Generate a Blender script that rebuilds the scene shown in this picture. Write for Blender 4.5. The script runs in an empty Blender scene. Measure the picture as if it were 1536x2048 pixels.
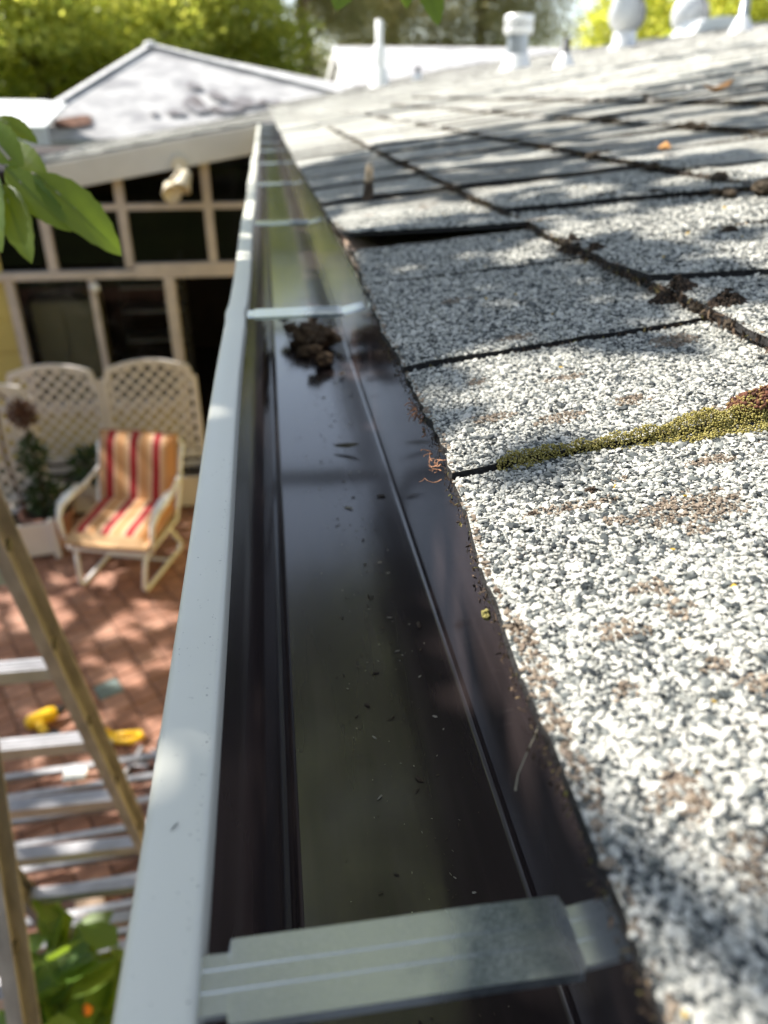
import bpy, bmesh, math, random
import numpy as np
from mathutils import Vector, Matrix, noise as mn
random.seed(7); RNG = np.random.default_rng(7)
R = math.radians
scene = bpy.context.scene
COL = scene.collection

# ------------------------------------------------------------------ camera
EYE = Vector((0.0, 0.0, 0.172))
cam_d = bpy.data.cameras.new('camera'); cam = bpy.data.objects.new('camera', cam_d); COL.objects.link(cam)
PX, GX, UX = (0.99051, 0.06545, 0.12085), (-0.137435, 0.471691, 0.870988), (0.0, 0.879332, -0.476210)
cam.matrix_world = Matrix(((PX[0], PX[1], -PX[2], EYE.x), (GX[0], GX[1], -GX[2], EYE.y), (UX[0], UX[1], -UX[2], EYE.z), (0, 0, 0, 1)))
cam_d.sensor_fit = 'VERTICAL'; cam_d.sensor_height = 36; cam_d.sensor_width = 27
cam_d.lens = 27.07; cam_d.clip_start = 0.005; cam_d.clip_end = 2000
cam_d.dof.use_dof = True; cam_d.dof.focus_distance = 0.315; cam_d.dof.aperture_fstop = 8.5
scene.camera = cam

# ------------------------------------------------------------------ light
SUN = Vector((-0.60, 0.30, 0.74)).normalized()
w = bpy.data.worlds.new('World'); scene.world = w; w.use_nodes = True
nt = w.node_tree; bg = nt.nodes['Background']
sky = nt.nodes.new('ShaderNodeTexSky'); sky.sky_type = 'NISHITA'; sky.sun_disc = False
sky.sun_elevation = math.asin(SUN.z); sky.sun_rotation = math.atan2(SUN.x, SUN.y)
sky.air_density = 1.0; sky.dust_density = 0.2
hsv = nt.nodes.new('ShaderNodeHueSaturation'); hsv.inputs['Saturation'].default_value = .58; nt.links.new(sky.outputs[0], hsv.inputs['Color']); nt.links.new(hsv.outputs[0], bg.inputs[0]); bg.inputs[1].default_value = 0.13
sd = bpy.data.lights.new('sun', 'SUN'); sd.energy = 5.0; sd.angle = R(0.5); sd.color = (1, 0.955, 0.88)
so = bpy.data.objects.new('sun', sd); COL.objects.link(so); so.rotation_euler = SUN.to_track_quat('Z', 'Y').to_euler()
scene.view_settings.view_transform = 'Standard'; scene.view_settings.look = 'None'
scene.view_settings.exposure = 0.95; scene.view_settings.gamma = 1; scene.view_settings.use_curve_mapping = False
scene.render.engine = 'CYCLES'
scene.cycles.use_denoising = True
scene.cycles.max_bounces = 6; scene.cycles.diffuse_bounces = 3; scene.cycles.glossy_bounces = 4
scene.cycles.transparent_max_bounces = 8; scene.cycles.caustics_reflective = False; scene.cycles.caustics_refractive = False
scene.cycles.sample_clamp_indirect = 6

# ------------------------------------------------------------------ materials
def mat(name, col, rough=0.6, metal=0.0, var=0.0, vscale=8, col2=None, bump=0.0, bscale=60, spec=0.5, stretch=None, detail=4, coat=0):
    m = bpy.data.materials.new(name); m.use_nodes = True; n = m.node_tree; b = n.nodes['Principled BSDF']
    b.inputs['Base Color'].default_value = (*col, 1); b.inputs['Roughness'].default_value = rough
    b.inputs['Metallic'].default_value = metal; b.inputs['Specular IOR Level'].default_value = spec
    if coat: b.inputs['Coat Weight'].default_value = coat; b.inputs['Coat Roughness'].default_value = 0.1
    tc = n.nodes.new('ShaderNodeTexCoord'); src = tc.outputs['Object']
    if stretch:
        mp = n.nodes.new('ShaderNodeMapping'); mp.inputs['Scale'].default_value = stretch
        n.links.new(src, mp.inputs[0]); src = mp.outputs[0]
    if var or col2:
        t = n.nodes.new('ShaderNodeTexNoise'); t.inputs['Scale'].default_value = vscale; t.inputs['Detail'].default_value = detail
        n.links.new(src, t.inputs['Vector'])
        r = n.nodes.new('ShaderNodeValToRGB'); r.color_ramp.elements[0].position = 0.35; r.color_ramp.elements[1].position = 0.65
        c2 = col2 if col2 else tuple(c * (1 + var) for c in col)
        c1 = col if col2 else tuple(c * (1 - var) for c in col)
        r.color_ramp.elements[0].color = (*c1, 1); r.color_ramp.elements[1].color = (*c2, 1)
        n.links.new(t.outputs['Fac'], r.inputs[0]); n.links.new(r.outputs[0], b.inputs['Base Color'])
    if bump:
        t2 = n.nodes.new('ShaderNodeTexNoise'); t2.inputs['Scale'].default_value = bscale; t2.inputs['Detail'].default_value = 5
        n.links.new(src, t2.inputs['Vector'])
        bp = n.nodes.new('ShaderNodeBump'); bp.inputs['Strength'].default_value = bump; bp.inputs['Distance'].default_value = 0.01
        n.links.new(t2.outputs['Fac'], bp.inputs['Height']); n.links.new(bp.outputs[0], b.inputs['Normal'])
    return m

def leaf_mat(name, c1, c2, trans=0.5, rough=0.45):
    m = bpy.data.materials.new(name); m.use_nodes = True; n = m.node_tree; b = n.nodes['Principled BSDF']
    ge = n.nodes.new('ShaderNodeNewGeometry'); r = n.nodes.new('ShaderNodeValToRGB')
    r.color_ramp.elements[0].color = (*c1, 1); r.color_ramp.elements[1].color = (*c2, 1)
    n.links.new(ge.outputs['Random Per Island'], r.inputs[0]); n.links.new(r.outputs[0], b.inputs['Base Color'])
    b.inputs['Roughness'].default_value = rough
    tr = n.nodes.new('ShaderNodeBsdfTranslucent'); hs = n.nodes.new('ShaderNodeHueSaturation')
    hs.inputs['Hue'].default_value = 0.485; hs.inputs['Saturation'].default_value = 1.1; hs.inputs['Value'].default_value = 1.9
    n.links.new(r.outputs[0], hs.inputs['Color']); n.links.new(hs.outputs[0], tr.inputs[0])
    mx = n.nodes.new('ShaderNodeMixShader'); mx.inputs[0].default_value = trans
    n.links.new(b.outputs[0], mx.inputs[1]); n.links.new(tr.outputs[0], mx.inputs[2]); n.links.new(mx.outputs[0], n.nodes['Material Output'].inputs[0])
    return m

def ramp(n, pts, interp='LINEAR'):
    r = n.nodes.new('ShaderNodeValToRGB'); cr = r.color_ramp; cr.interpolation = interp
    while len(cr.elements) < len(pts): cr.elements.new(0.5)
    for e, (p, c) in zip(cr.elements, pts): e.position = p; e.color = (*c, 1)
    return r

# asphalt shingle carrying mineral granules (as colour and relief at distance)
def shingle_mat(name, fine=620, gain=1.0):
    m = bpy.data.materials.new(name); m.use_nodes = True; n = m.node_tree; b = n.nodes['Principled BSDF']; L = n.links.new
    b.inputs['Roughness'].default_value = 0.75; b.inputs['Specular IOR Level'].default_value = 0.3
    tc = n.nodes.new('ShaderNodeTexCoord'); ob = n.nodes.new('ShaderNodeObjectInfo')
    ge = n.nodes.new('ShaderNodeNewGeometry')
    v = n.nodes.new('ShaderNodeTexVoronoi'); v.inputs['Scale'].default_value = fine; L(ge.outputs['Position'], v.inputs['Vector'])
    sp = n.nodes.new('ShaderNodeSeparateColor'); L(v.outputs['Color'], sp.inputs[0])
    r = ramp(n, [(0, (.04, .044, .045)), (0.22, (.085, .092, .09)), (0.34, (.20, .205, .19)), (0.5, (.42, .415, .37)), (1, (.60, .585, .53))]); L(sp.outputs[0], r.inputs[0])
    nz = n.nodes.new('ShaderNodeTexNoise'); nz.inputs['Scale'].default_value = 7; nz.inputs['Detail'].default_value = 5; L(ge.outputs['Position'], nz.inputs['Vector'])
    r2 = ramp(n, [(0.32, (.72, .70, .67)), (0.55, (1, 1, 1))]); L(nz.outputs['Fac'], r2.inputs[0])
    mx = n.nodes.new('ShaderNodeMix'); mx.data_type = 'RGBA'; mx.blend_type = 'MULTIPLY'; mx.inputs[0].default_value = 1
    L(r.outputs[0], mx.inputs[6]); L(r2.outputs[0], mx.inputs[7])
    # brown organic staining in patches
    n3 = n.nodes.new('ShaderNodeTexNoise'); n3.inputs['Scale'].default_value = 28; n3.inputs['Detail'].default_value = 6; L(ge.outputs['Position'], n3.inputs['Vector'])
    r3 = ramp(n, [(0.62, (0, 0, 0)), (0.70, (1, 1, 1))]); L(n3.outputs['Fac'], r3.inputs[0])
    m2 = n.nodes.new('ShaderNodeMix'); m2.data_type = 'RGBA'; L(r3.outputs[0], m2.inputs[0]); L(mx.outputs[2], m2.inputs[6]); m2.inputs[7].default_value = (.16, .12, .09, 1)
    # per-shingle tone
    mr = n.nodes.new('ShaderNodeMapRange'); mr.inputs[3].default_value = 0.8 * gain; mr.inputs[4].default_value = 1.1 * gain; L(ob.outputs['Random'], mr.inputs[0])
    m4 = n.nodes.new('ShaderNodeVectorMath'); m4.operation = 'SCALE'; L(m2.outputs[2], m4.inputs[0]); L(mr.outputs[0], m4.inputs[3])
    L(m4.outputs[0], b.inputs['Base Color'])
    bp = n.nodes.new('ShaderNodeBump'); bp.inputs['Strength'].default_value = 0.5; bp.inputs['Distance'].default_value = 0.001; bp.invert = True
    L(v.outputs['Distance'], bp.inputs['Height']); L(bp.outputs[0], b.inputs['Normal'])
    return m

def tone_mat(name, pts, rough=0.7, spec=0.4):
    m = bpy.data.materials.new(name); m.use_nodes = True; n = m.node_tree; b = n.nodes['Principled BSDF']
    a = n.nodes.new('ShaderNodeAttribute'); a.attribute_type = 'INSTANCER'; a.attribute_name = 'tone'
    r = ramp(n, pts); n.links.new(a.outputs['Fac'], r.inputs[0]); n.links.new(r.outputs[0], b.inputs['Base Color'])
    b.inputs['Roughness'].default_value = rough; b.inputs['Specular IOR Level'].default_value = spec
    return m

M = {}
M['shingle'] = shingle_mat('granule shingle')
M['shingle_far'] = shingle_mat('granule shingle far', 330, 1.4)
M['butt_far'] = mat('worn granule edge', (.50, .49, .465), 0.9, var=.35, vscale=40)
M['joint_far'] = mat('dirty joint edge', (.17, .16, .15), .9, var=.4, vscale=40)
M['butt'] = mat('cut asphalt edge', (.022, .02, .019), 0.9, var=.4, vscale=200, bump=.4, bscale=400)
M['white_paint'] = mat('white gutter enamel', (.78, .765, .665), 0.36, var=.03, vscale=5, spec=.45, coat=.05)
M['gutter_in'] = mat('brown gutter enamel', (.044, .033, .033), 0.17, var=.2, vscale=14, spec=.7, bump=.014, bscale=9, stretch=(6, .5, 6), coat=.4)
M['galv'] = mat('galvanised steel', (.70, .73, .73), 0.2, .82, col2=(.54, .57, .58), vscale=420, bump=.02, bscale=700, detail=6)
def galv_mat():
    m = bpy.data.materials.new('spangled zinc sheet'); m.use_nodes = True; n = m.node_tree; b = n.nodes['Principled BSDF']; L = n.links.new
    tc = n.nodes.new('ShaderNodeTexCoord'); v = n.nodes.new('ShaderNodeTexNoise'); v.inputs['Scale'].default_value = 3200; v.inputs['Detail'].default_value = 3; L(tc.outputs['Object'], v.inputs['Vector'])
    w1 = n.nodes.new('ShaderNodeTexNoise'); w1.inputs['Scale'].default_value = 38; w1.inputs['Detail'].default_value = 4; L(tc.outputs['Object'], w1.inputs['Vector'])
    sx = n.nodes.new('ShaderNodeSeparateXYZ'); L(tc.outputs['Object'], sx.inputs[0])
    mr = n.nodes.new('ShaderNodeMapRange'); mr.inputs[1].default_value = .008; mr.inputs[2].default_value = .045; mr.inputs[3].default_value = -.22; mr.inputs[4].default_value = .22; L(sx.outputs[0], mr.inputs[0])  # oxidised spangle band; the strap's dark reflection is put into this colour
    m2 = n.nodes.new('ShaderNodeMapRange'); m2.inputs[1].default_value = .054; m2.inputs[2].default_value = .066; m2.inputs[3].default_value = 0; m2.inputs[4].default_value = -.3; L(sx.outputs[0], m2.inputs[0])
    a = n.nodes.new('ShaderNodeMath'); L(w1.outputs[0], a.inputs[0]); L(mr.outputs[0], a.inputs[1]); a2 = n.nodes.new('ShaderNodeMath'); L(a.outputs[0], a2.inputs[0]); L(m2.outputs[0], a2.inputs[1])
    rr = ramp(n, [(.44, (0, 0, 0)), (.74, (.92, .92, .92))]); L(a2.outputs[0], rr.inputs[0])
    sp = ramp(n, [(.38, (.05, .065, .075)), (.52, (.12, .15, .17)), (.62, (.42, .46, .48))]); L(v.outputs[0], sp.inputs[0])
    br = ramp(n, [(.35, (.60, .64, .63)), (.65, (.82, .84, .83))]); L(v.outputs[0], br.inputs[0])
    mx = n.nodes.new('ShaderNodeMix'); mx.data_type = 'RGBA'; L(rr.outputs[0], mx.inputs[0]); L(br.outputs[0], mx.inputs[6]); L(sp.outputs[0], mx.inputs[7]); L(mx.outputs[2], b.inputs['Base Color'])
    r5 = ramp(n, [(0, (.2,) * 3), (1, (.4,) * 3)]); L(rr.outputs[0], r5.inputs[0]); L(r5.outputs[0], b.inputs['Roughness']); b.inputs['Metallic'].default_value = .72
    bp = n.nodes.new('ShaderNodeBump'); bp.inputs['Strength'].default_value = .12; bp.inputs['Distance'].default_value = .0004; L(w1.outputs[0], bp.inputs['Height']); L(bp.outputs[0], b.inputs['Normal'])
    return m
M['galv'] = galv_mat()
M['steel'] = mat('bright screw steel', (.6, .6, .6), 0.3, 1.0)
M['frame'] = mat('old cream window paint', (.60, .53, .48), 0.6, var=.12, vscale=6, bump=.1)
M['fascia'] = mat('off white fascia paint', (.73, .71, .66), 0.6, var=.06, vscale=4, bump=.05)
M['yellow'] = mat('pale yellow wall paint', (.62, .50, .16), 0.75, var=.06, vscale=3)
M['lattice'] = mat('off white vinyl', (.72, .67, .63), 0.55, var=.05, vscale=5)
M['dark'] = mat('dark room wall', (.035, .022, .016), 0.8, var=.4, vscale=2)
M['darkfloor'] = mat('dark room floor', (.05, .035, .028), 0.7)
M['fridge'] = mat('beige enamel', (.50, .45, .28), 0.5, var=.05)
M['terracotta'] = mat('terracotta tile', (.33, .160, .105), 0.75, var=.18, vscale=14, bump=.1, bscale=90)
M['terracotta2'] = mat('pinkish terracotta tile', (.40, .21, .145), 0.75, var=.18, vscale=14, bump=.1, bscale=90)
M['terracotta3'] = mat('brown terracotta tile', (.27, .13, .085), 0.75, var=.2, vscale=12, bump=.1, bscale=90)
M['grout'] = mat('sandy grout', (.19, .11, .075), 0.95, var=.3, vscale=40, bump=.3)
M['greytile'] = mat('blue grey slate tile', (.16, .20, .19), 0.7, var=.15, vscale=20)
M['ladder'] = mat('weathered ladder rail', (.31, .285, .32), 0.6, .15, var=.22, vscale=8, stretch=(5, 5, .7), bump=.1)
M['ladder_edge'] = mat('mossy ladder rail edge', (.10,.10,.06), 0.7, var=.3, vscale=12)
M['alu'] = mat('dull aluminium', (.42, .41, .42), 0.45, .7, var=.12, vscale=20)
M['whitemetal'] = mat('white powder coat', (.86, .85, .85), 0.35, var=.03)
M['terrapot'] = mat('clay pot', (.42, .20, .14), 0.8, var=.15)
M['soil'] = mat('potting soil', (.03, .02, .014), 0.95, bump=.6, bscale=80)
M['rust'] = mat('rusty iron', (.09, .05, .035), 0.8, .3, var=.4, vscale=30)
M['bark'] = mat('bark', (.13, .095, .07), 0.9, var=.35, vscale=9, bump=.6, bscale=20, stretch=(3, 3, .6))
M['redbark'] = mat('pine bark', (.22, .13, .10), 0.9, var=.35, vscale=5, bump=.6, bscale=20, stretch=(3, 3, .6))
M['lawn'] = mat('lawn', (.07, .10, .03), 0.9, var=.35, vscale=.8)
M['oldroof'] = mat('weathered pale roof', (.34, .33, .335), 0.85, col2=(.60, .585, .57), vscale=2.2, bump=.25, bscale=6, detail=8, stretch=(1, 1, 3))
M['palecap'] = mat('pale roof edge', (.66, .65, .64), .85, var=.12, vscale=5)
M['darkstain'] = mat('dark lichen stain', (.17, .15, .15), 0.9, col2=(.34, .33, .34), vscale=6, detail=8)
M['brownstain'] = mat('bare brown patch', (.17, .085, .055), 0.9, var=.3, vscale=8)
M['white'] = mat('bright white paint', (.82, .82, .80), 0.5)
M['galvpipe'] = mat('grey galvanised flue', (.40, .43, .47), 0.35, .7, var=.12, vscale=9)
M['flash'] = mat('bright aluminium flashing', (.82, .82, .82), 0.4, .25, var=.05)
M['darkpipe'] = mat('dark plastic pipe', (.05, .052, .056), 0.5)
M['toolyellow'] = mat('yellow tool plastic', (.85, .50, .01), 0.4)
M['black'] = mat('black rubber', (.015, .015, .016), 0.5)
M['wood'] = mat('raw sheathing wood', (.42, .30, .22), 0.8, var=.2, vscale=30, stretch=(1, 8, 8), bump=.3, bscale=80)
M['dirt'] = mat('gutter dirt', (.075, .055, .035), 0.95, var=.4, vscale=200, bump=.5, bscale=300)
M['drybrown'] = mat('dry curled bract', (.33, .16, .085), 0.8, var=.35, vscale=120)
M['straw'] = mat('dry straw', (.38, .34, .25), 0.7)
M['twig'] = mat('rotten twig', (.10, .068, .045), 0.9, var=.5, vscale=90, bump=.6, bscale=150)
M['twiglit'] = mat('split twig wood', (.50, .40, .28), 0.8, var=.3, vscale=90)
M['lampwhite'] = mat('warm white lamp housing', (.75, .66, .50), 0.4)
M['mapleL'] = leaf_mat('yellow green maple leaf', (.16, .22, .045), (.52, .53, .13), .6)
M['mapleR'] = leaf_mat('bright yellow green leaf', (.26, .32, .06), (.56, .56, .14), .6)
M['darkleaf'] = leaf_mat('dark green leaf', (.05, .10, .02), (.13, .20, .035), .4)
M['pine'] = leaf_mat('olive pine needles', (.17, .19, .07), (.46, .42, .22), .5, .6)
M['dimleaf'] = leaf_mat('dark glossy leaf', (.02, .045, .015), (.05, .09, .03), .2)
M['nearleaf'] = leaf_mat('fresh green leaflet', (.10, .17, .02), (.15, .22, .03), .45, .4)
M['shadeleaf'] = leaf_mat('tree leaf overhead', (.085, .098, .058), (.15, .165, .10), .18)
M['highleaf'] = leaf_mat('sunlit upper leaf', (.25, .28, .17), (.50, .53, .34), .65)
M['plantleaf'] = leaf_mat('garden plant leaf', (.10, .19, .03), (.20, .30, .05), .4)
M['glass'] = bpy.data.materials.new('window glass'); M['glass'].use_nodes = True
_n = M['glass'].node_tree; _b = _n.nodes['Principled BSDF']; _n.nodes.remove(_b)
_t = _n.nodes.new('ShaderNodeBsdfTransparent'); _t.inputs[0].default_value = (.75, .76, .75, 1); _g = _n.nodes.new('ShaderNodeBsdfGlossy'); _g.inputs['Roughness'].default_value = .04
_f = _n.nodes.new('ShaderNodeFresnel'); _f.inputs[0].default_value = 1.22; _mx = _n.nodes.new('ShaderNodeMixShader'); _n.links.new(_f.outputs[0], _mx.inputs[0]); _n.links.new(_t.outputs[0], _mx.inputs[1]); _n.links.new(_g.outputs[0], _mx.inputs[2]); _n.links.new(_mx.outputs[0], _n.nodes['Material Output'].inputs[0])
M['granule'] = tone_mat('mineral granule', [(0.0, (.035, .039, .040)), (0.13, (.072, .080, .078)), (0.24, (.15, .16, .15)), (0.34, (.28, .285, .26)), (0.5, (.50, .49, .435)), (0.79, (.70, .68, .61)), (0.80, (.17, .125, .09)), (0.9, (.30, .235, .17)), (0.98, (.10, .075, .05)), (1, (.52, .33, .03))], .5, .45)
M['moss'] = tone_mat('moss', [(0, (.15, .125, .022)), (.5, (.35, .295, .075)), (.9, (.47, .41, .16)), (1, (.20, .12, .05))], .85)
M['redmoss'] = tone_mat('red brown moss', [(0, (.05, .018, .012)), (.6, (.17, .065, .035)), (1, (.28, .20, .06))], .85)
M['debris'] = tone_mat('plant debris', [(0, (.018, .013, .009)), (.5, (.085, .055, .035)), (.8, (.17, .115, .075)), (.93, (.20, .18, .04)), (1, (.36, .24, .15))], .9)

# ------------------------------------------------------------------ mesh helpers
class MB:
    def __init__(s): s.v = []; s.f = []; s.mi = []; s.m = 0
    def add(s, vs, fs):
        o = len(s.v); s.v += [tuple(v) for v in vs]; s.f += [tuple(i + o for i in f) for f in fs]; s.mi += [s.m] * len(fs)
    def box(s, x0, x1, y0, y1, z0, z1, T=None):
        vs = [Vector((x, y, z)) for x in (x0, x1) for y in (y0, y1) for z in (z0, z1)]
        if T is not None: vs = [T @ v for v in vs]
        s.add(vs, [(0, 1, 3, 2), (4, 6, 7, 5), (0, 4, 5, 1), (2, 3, 7, 6), (0, 2, 6, 4), (1, 5, 7, 3)])
    def prism(s, poly, off):   # poly: list of 3D points, off: extrusion vector
        n = len(poly); off = Vector(off); a = [Vector(p) for p in poly]; b = [p + off for p in a]
        s.add(a + b, [tuple(range(n - 1, -1, -1)), tuple(range(n, 2 * n))] + [(i, (i + 1) % n, n + (i + 1) % n, n + i) for i in range(n)])
    def tube(s, pts, r, n=8, cap=True, flat=1.0):
        pts = [Vector(p) for p in pts]; k = len(pts)
        rs = r if isinstance(r, (list, tuple)) else [r] * k
        vs = []; up = None
        for i, p in enumerate(pts):
            t = (pts[min(i + 1, k - 1)] - pts[max(i - 1, 0)]).normalized()
            if up is None: up = Vector((0, 0, 1)) if abs(t.z) < .9 else Vector((1, 0, 0))
            a = t.cross(up); a = a.normalized() if a.length > 1e-6 else Vector((1, 0, 0)); bb = a.cross(t).normalized(); up = bb
            for j in range(n):
                an = 2 * math.pi * j / n; vs.append(p + a * (math.cos(an) * rs[i]) + bb * (math.sin(an) * rs[i] * flat))
        fs = [(i * n + j, i * n + (j + 1) % n, (i + 1) * n + (j + 1) % n, (i + 1) * n + j) for i in range(k - 1) for j in range(n)]
        if cap: fs += [tuple(range(n - 1, -1, -1)), tuple(range((k - 1) * n, k * n))]
        s.add(vs, fs)
    def lathe(s, prof, c=(0, 0, 0), n=24, T=None):
        vs = []; c = Vector(c)
        for (r, z) in prof:
            for j in range(n):
                an = 2 * math.pi * j / n; v = Vector((r * math.cos(an), r * math.sin(an), z))
                vs.append((T @ v if T is not None else v) + c)
        k = len(prof)
        s.add(vs, [(i * n + j, i * n + (j + 1) % n, (i + 1) * n + (j + 1) % n, (i + 1) * n + j) for i in range(k - 1) for j in range(n)])
    def blob(s, c, r, sc=(1, 1, 1), sub=2, amp=.15, freq=3, seed=0, T=None):
        bm = bmesh.new(); bmesh.ops.create_icosphere(bm, subdivisions=sub, radius=1)
        c = Vector(c); vs = []
        for v in bm.verts:
            d = 1 + amp * mn.noise(v.co * freq + Vector((seed * 7.3, 1, 2)))
            q = Vector((v.co.x * sc[0], v.co.y * sc[1], v.co.z * sc[2])) * (r * d)
            vs.append((T @ q if T is not None else q) + c)
        s.add(vs, [tuple(v.index for v in f.verts) for f in bm.faces]); bm.free()
    def build(s, name, m, parent=None, smooth=False, bevel=0, loc=None, mats=None, solid=0, sub=0):
        me = bpy.data.meshes.new(name); me.from_pydata(s.v, [], s.f); me.update()
        for mm in (mats or [m]): me.materials.append(mm)
        if mats: me.polygons.foreach_set('material_index', s.mi)
        if smooth: me.polygons.foreach_set('use_smooth', [True] * len(me.polygons))
        o = bpy.data.objects.new(name, me); COL.objects.link(o)
        if parent: o.parent = parent
        if loc: o.location = loc
        if solid:
            q = o.modifiers.new('s', 'SOLIDIFY'); q.thickness = solid; q.offset = 0
        if bevel:
            q = o.modifiers.new('b', 'BEVEL'); q.width = bevel; q.segments = 2; q.limit_method = 'ANGLE'
        if sub:
            q = o.modifiers.new('u', 'SUBSURF'); q.levels = sub; q.render_levels = sub
        return o

def empty(name, loc, label=None, cat=None, group=None, rz=0):
    o = bpy.data.objects.new(name, None); COL.objects.link(o); o.location = loc; o.rotation_euler = (0, 0, rz)
    if label: tag(o, label, cat, group)
    return o
def tag(o, label, cat, group=None, kind=None):
    if label: o['label'] = label
    if cat: o['category'] = cat
    if group: o['group'] = group
    if kind: o['kind'] = kind
    return o
def struct(o): o['kind'] = 'structure'; return o
def inst(o, parent, loc, rot=(0, 0, 0), sc=(1, 1, 1)):
    c = o.copy(); COL.objects.link(c); c.parent = parent; c.location = loc; c.rotation_euler = rot; c.scale = sc; return c
def copy_tree(o, parent=None):
    c = o.copy(); COL.objects.link(c); c.parent = parent
    for ch in [x for x in o.children]: copy_tree(ch, c)
    return c

# point scatter: one object of small real pieces set on given points
def variants(kind, n, m):
    c = bpy.data.collections.new('pieces_' + kind)
    for i in range(n):
        bm = bmesh.new()
        if kind == 'stone':
            bmesh.ops.create_icosphere(bm, subdivisions=1, radius=.5)
            for k in range(3):
                nrm = Vector(RNG.normal(size=3)).normalized()
                bmesh.ops.bisect_plane(bm, geom=bm.verts[:] + bm.edges[:] + bm.faces[:], plane_co=nrm * .33, plane_no=nrm, clear_outer=True)
                es = [e for e in bm.edges if e.is_boundary]
                if es: bmesh.ops.holes_fill(bm, edges=es)
            for v in bm.verts: v.co += Vector(RNG.normal(size=3)) * .035; v.co.x *= 1.15; v.co.z *= .8
        elif kind == 'bead':
            bmesh.ops.create_icosphere(bm, subdivisions=1, radius=.5)
            for v in bm.verts: v.co += Vector(RNG.normal(size=3)) * .05
        elif kind == 'flake':
            pts = []
            for k in range(5):
                a = k * 1.2566 + RNG.uniform(-.4, .4); pts.append(bm.verts.new((math.cos(a) * .6, math.sin(a) * .3, RNG.uniform(-.15, .15))))
            cc = bm.verts.new((0, 0, .16)); cb = bm.verts.new((0, 0, -.05))
            for k in range(5): bm.faces.new((pts[k], pts[(k + 1) % 5], cc)); bm.faces.new((pts[(k + 1) % 5], pts[k], cb))
        elif kind == 'strand':
            a = RNG.uniform(-.5, .5); p = [(-.5, 0, 0), (-.1, a * .3, .1), (.5, a * -.2, .02)]
            for j in range(2):
                q = [bm.verts.new((p[j + e][0], p[j + e][1] + .05 * math.cos(t), p[j + e][2] + .05 * math.sin(t))) for e in (0, 1) for t in (0, 2.1, 4.2)]
                for t in range(3): bm.faces.new((q[t], q[(t + 1) % 3], q[3 + (t + 1) % 3], q[3 + t]))
        me = bpy.data.meshes.new(kind); bm.to_mesh(me); bm.free(); me.materials.append(m)
        if kind == 'bead': me.polygons.foreach_set('use_smooth', [True] * len(me.polygons))
        c.objects.link(bpy.data.objects.new('piece_%s' % kind, me))
    return c
def scatter(name, pts, scl, rot, tone, coll, m, parent=None):
    n = len(pts); me = bpy.data.meshes.new(name); me.vertices.add(n); me.vertices.foreach_set('co', np.asarray(pts, np.float32).ravel())
    a = me.attributes.new('scl', 'FLOAT_VECTOR', 'POINT'); a.data.foreach_set('vector', np.asarray(scl, np.float32).ravel())
    a = me.attributes.new('rot', 'FLOAT_VECTOR', 'POINT'); a.data.foreach_set('vector', np.asarray(rot, np.float32).ravel())
    a = me.attributes.new('tone', 'FLOAT', 'POINT'); a.data.foreach_set('value', np.asarray(tone, np.float32))
    me.materials.append(m); o = bpy.data.objects.new(name, me); COL.objects.link(o)
    if parent: o.parent = parent
    g = bpy.data.node_groups.new(name, 'GeometryNodeTree'); g.interface.new_socket('Geometry', in_out='INPUT', socket_type='NodeSocketGeometry')
    g.interface.new_socket('Geometry', in_out='OUTPUT', socket_type='NodeSocketGeometry'); N = g.nodes.new; L = g.links.new
    gi = N('NodeGroupInput'); go = N('NodeGroupOutput'); ip = N('GeometryNodeInstanceOnPoints'); ci = N('GeometryNodeCollectionInfo')
    ci.inputs[0].default_value = coll; ci.inputs['Separate Children'].default_value = True; ci.inputs['Reset Children'].default_value = True
    def at(nm, ty): q = N('GeometryNodeInputNamedAttribute'); q.data_type = ty; q.inputs[0].default_value = nm; return q
    L(gi.outputs[0], ip.inputs['Points']); L(ci.outputs[0], ip.inputs['Instance']); ip.inputs['Pick Instance'].default_value = True
    ri = N('FunctionNodeRandomValue'); ri.data_type = 'INT'
    ri.inputs[4].default_value = 0; ri.inputs[5].default_value = 7; L(ri.outputs[2], ip.inputs['Instance Index'])
    sa = at('scl', 'FLOAT_VECTOR'); ra = at('rot', 'FLOAT_VECTOR'); er = N('FunctionNodeEulerToRotation')
    L(sa.outputs[0], ip.inputs['Scale']); L(ra.outputs[0], er.inputs[0]); L(er.outputs[0], ip.inputs['Rotation'])
    L(ip.outputs[0], go.inputs[0]); md = o.modifiers.new('g', 'NODES'); md.node_group = g
    o['kind'] = 'stuff'
    return o

def vnoise(x, y, s=1.0, seed=0):   # cheap smooth 2D noise in -1..1
    x = np.asarray(x, float) * s; y = np.asarray(y, float) * s
    def h(i, j): return np.modf(np.sin(i * 127.1 + j * 311.7 + seed * 74.7) * 43758.5453)[0]
    i = np.floor(x); j = np.floor(y); u = x - i; v = y - j; u = u * u * (3 - 2 * u); v = v * v * (3 - 2 * v)
    return (h(i, j) * (1 - u) + h(i + 1, j) * u) * (1 - v) + (h(i, j + 1) * (1 - u) + h(i + 1, j + 1) * u) * v

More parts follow.
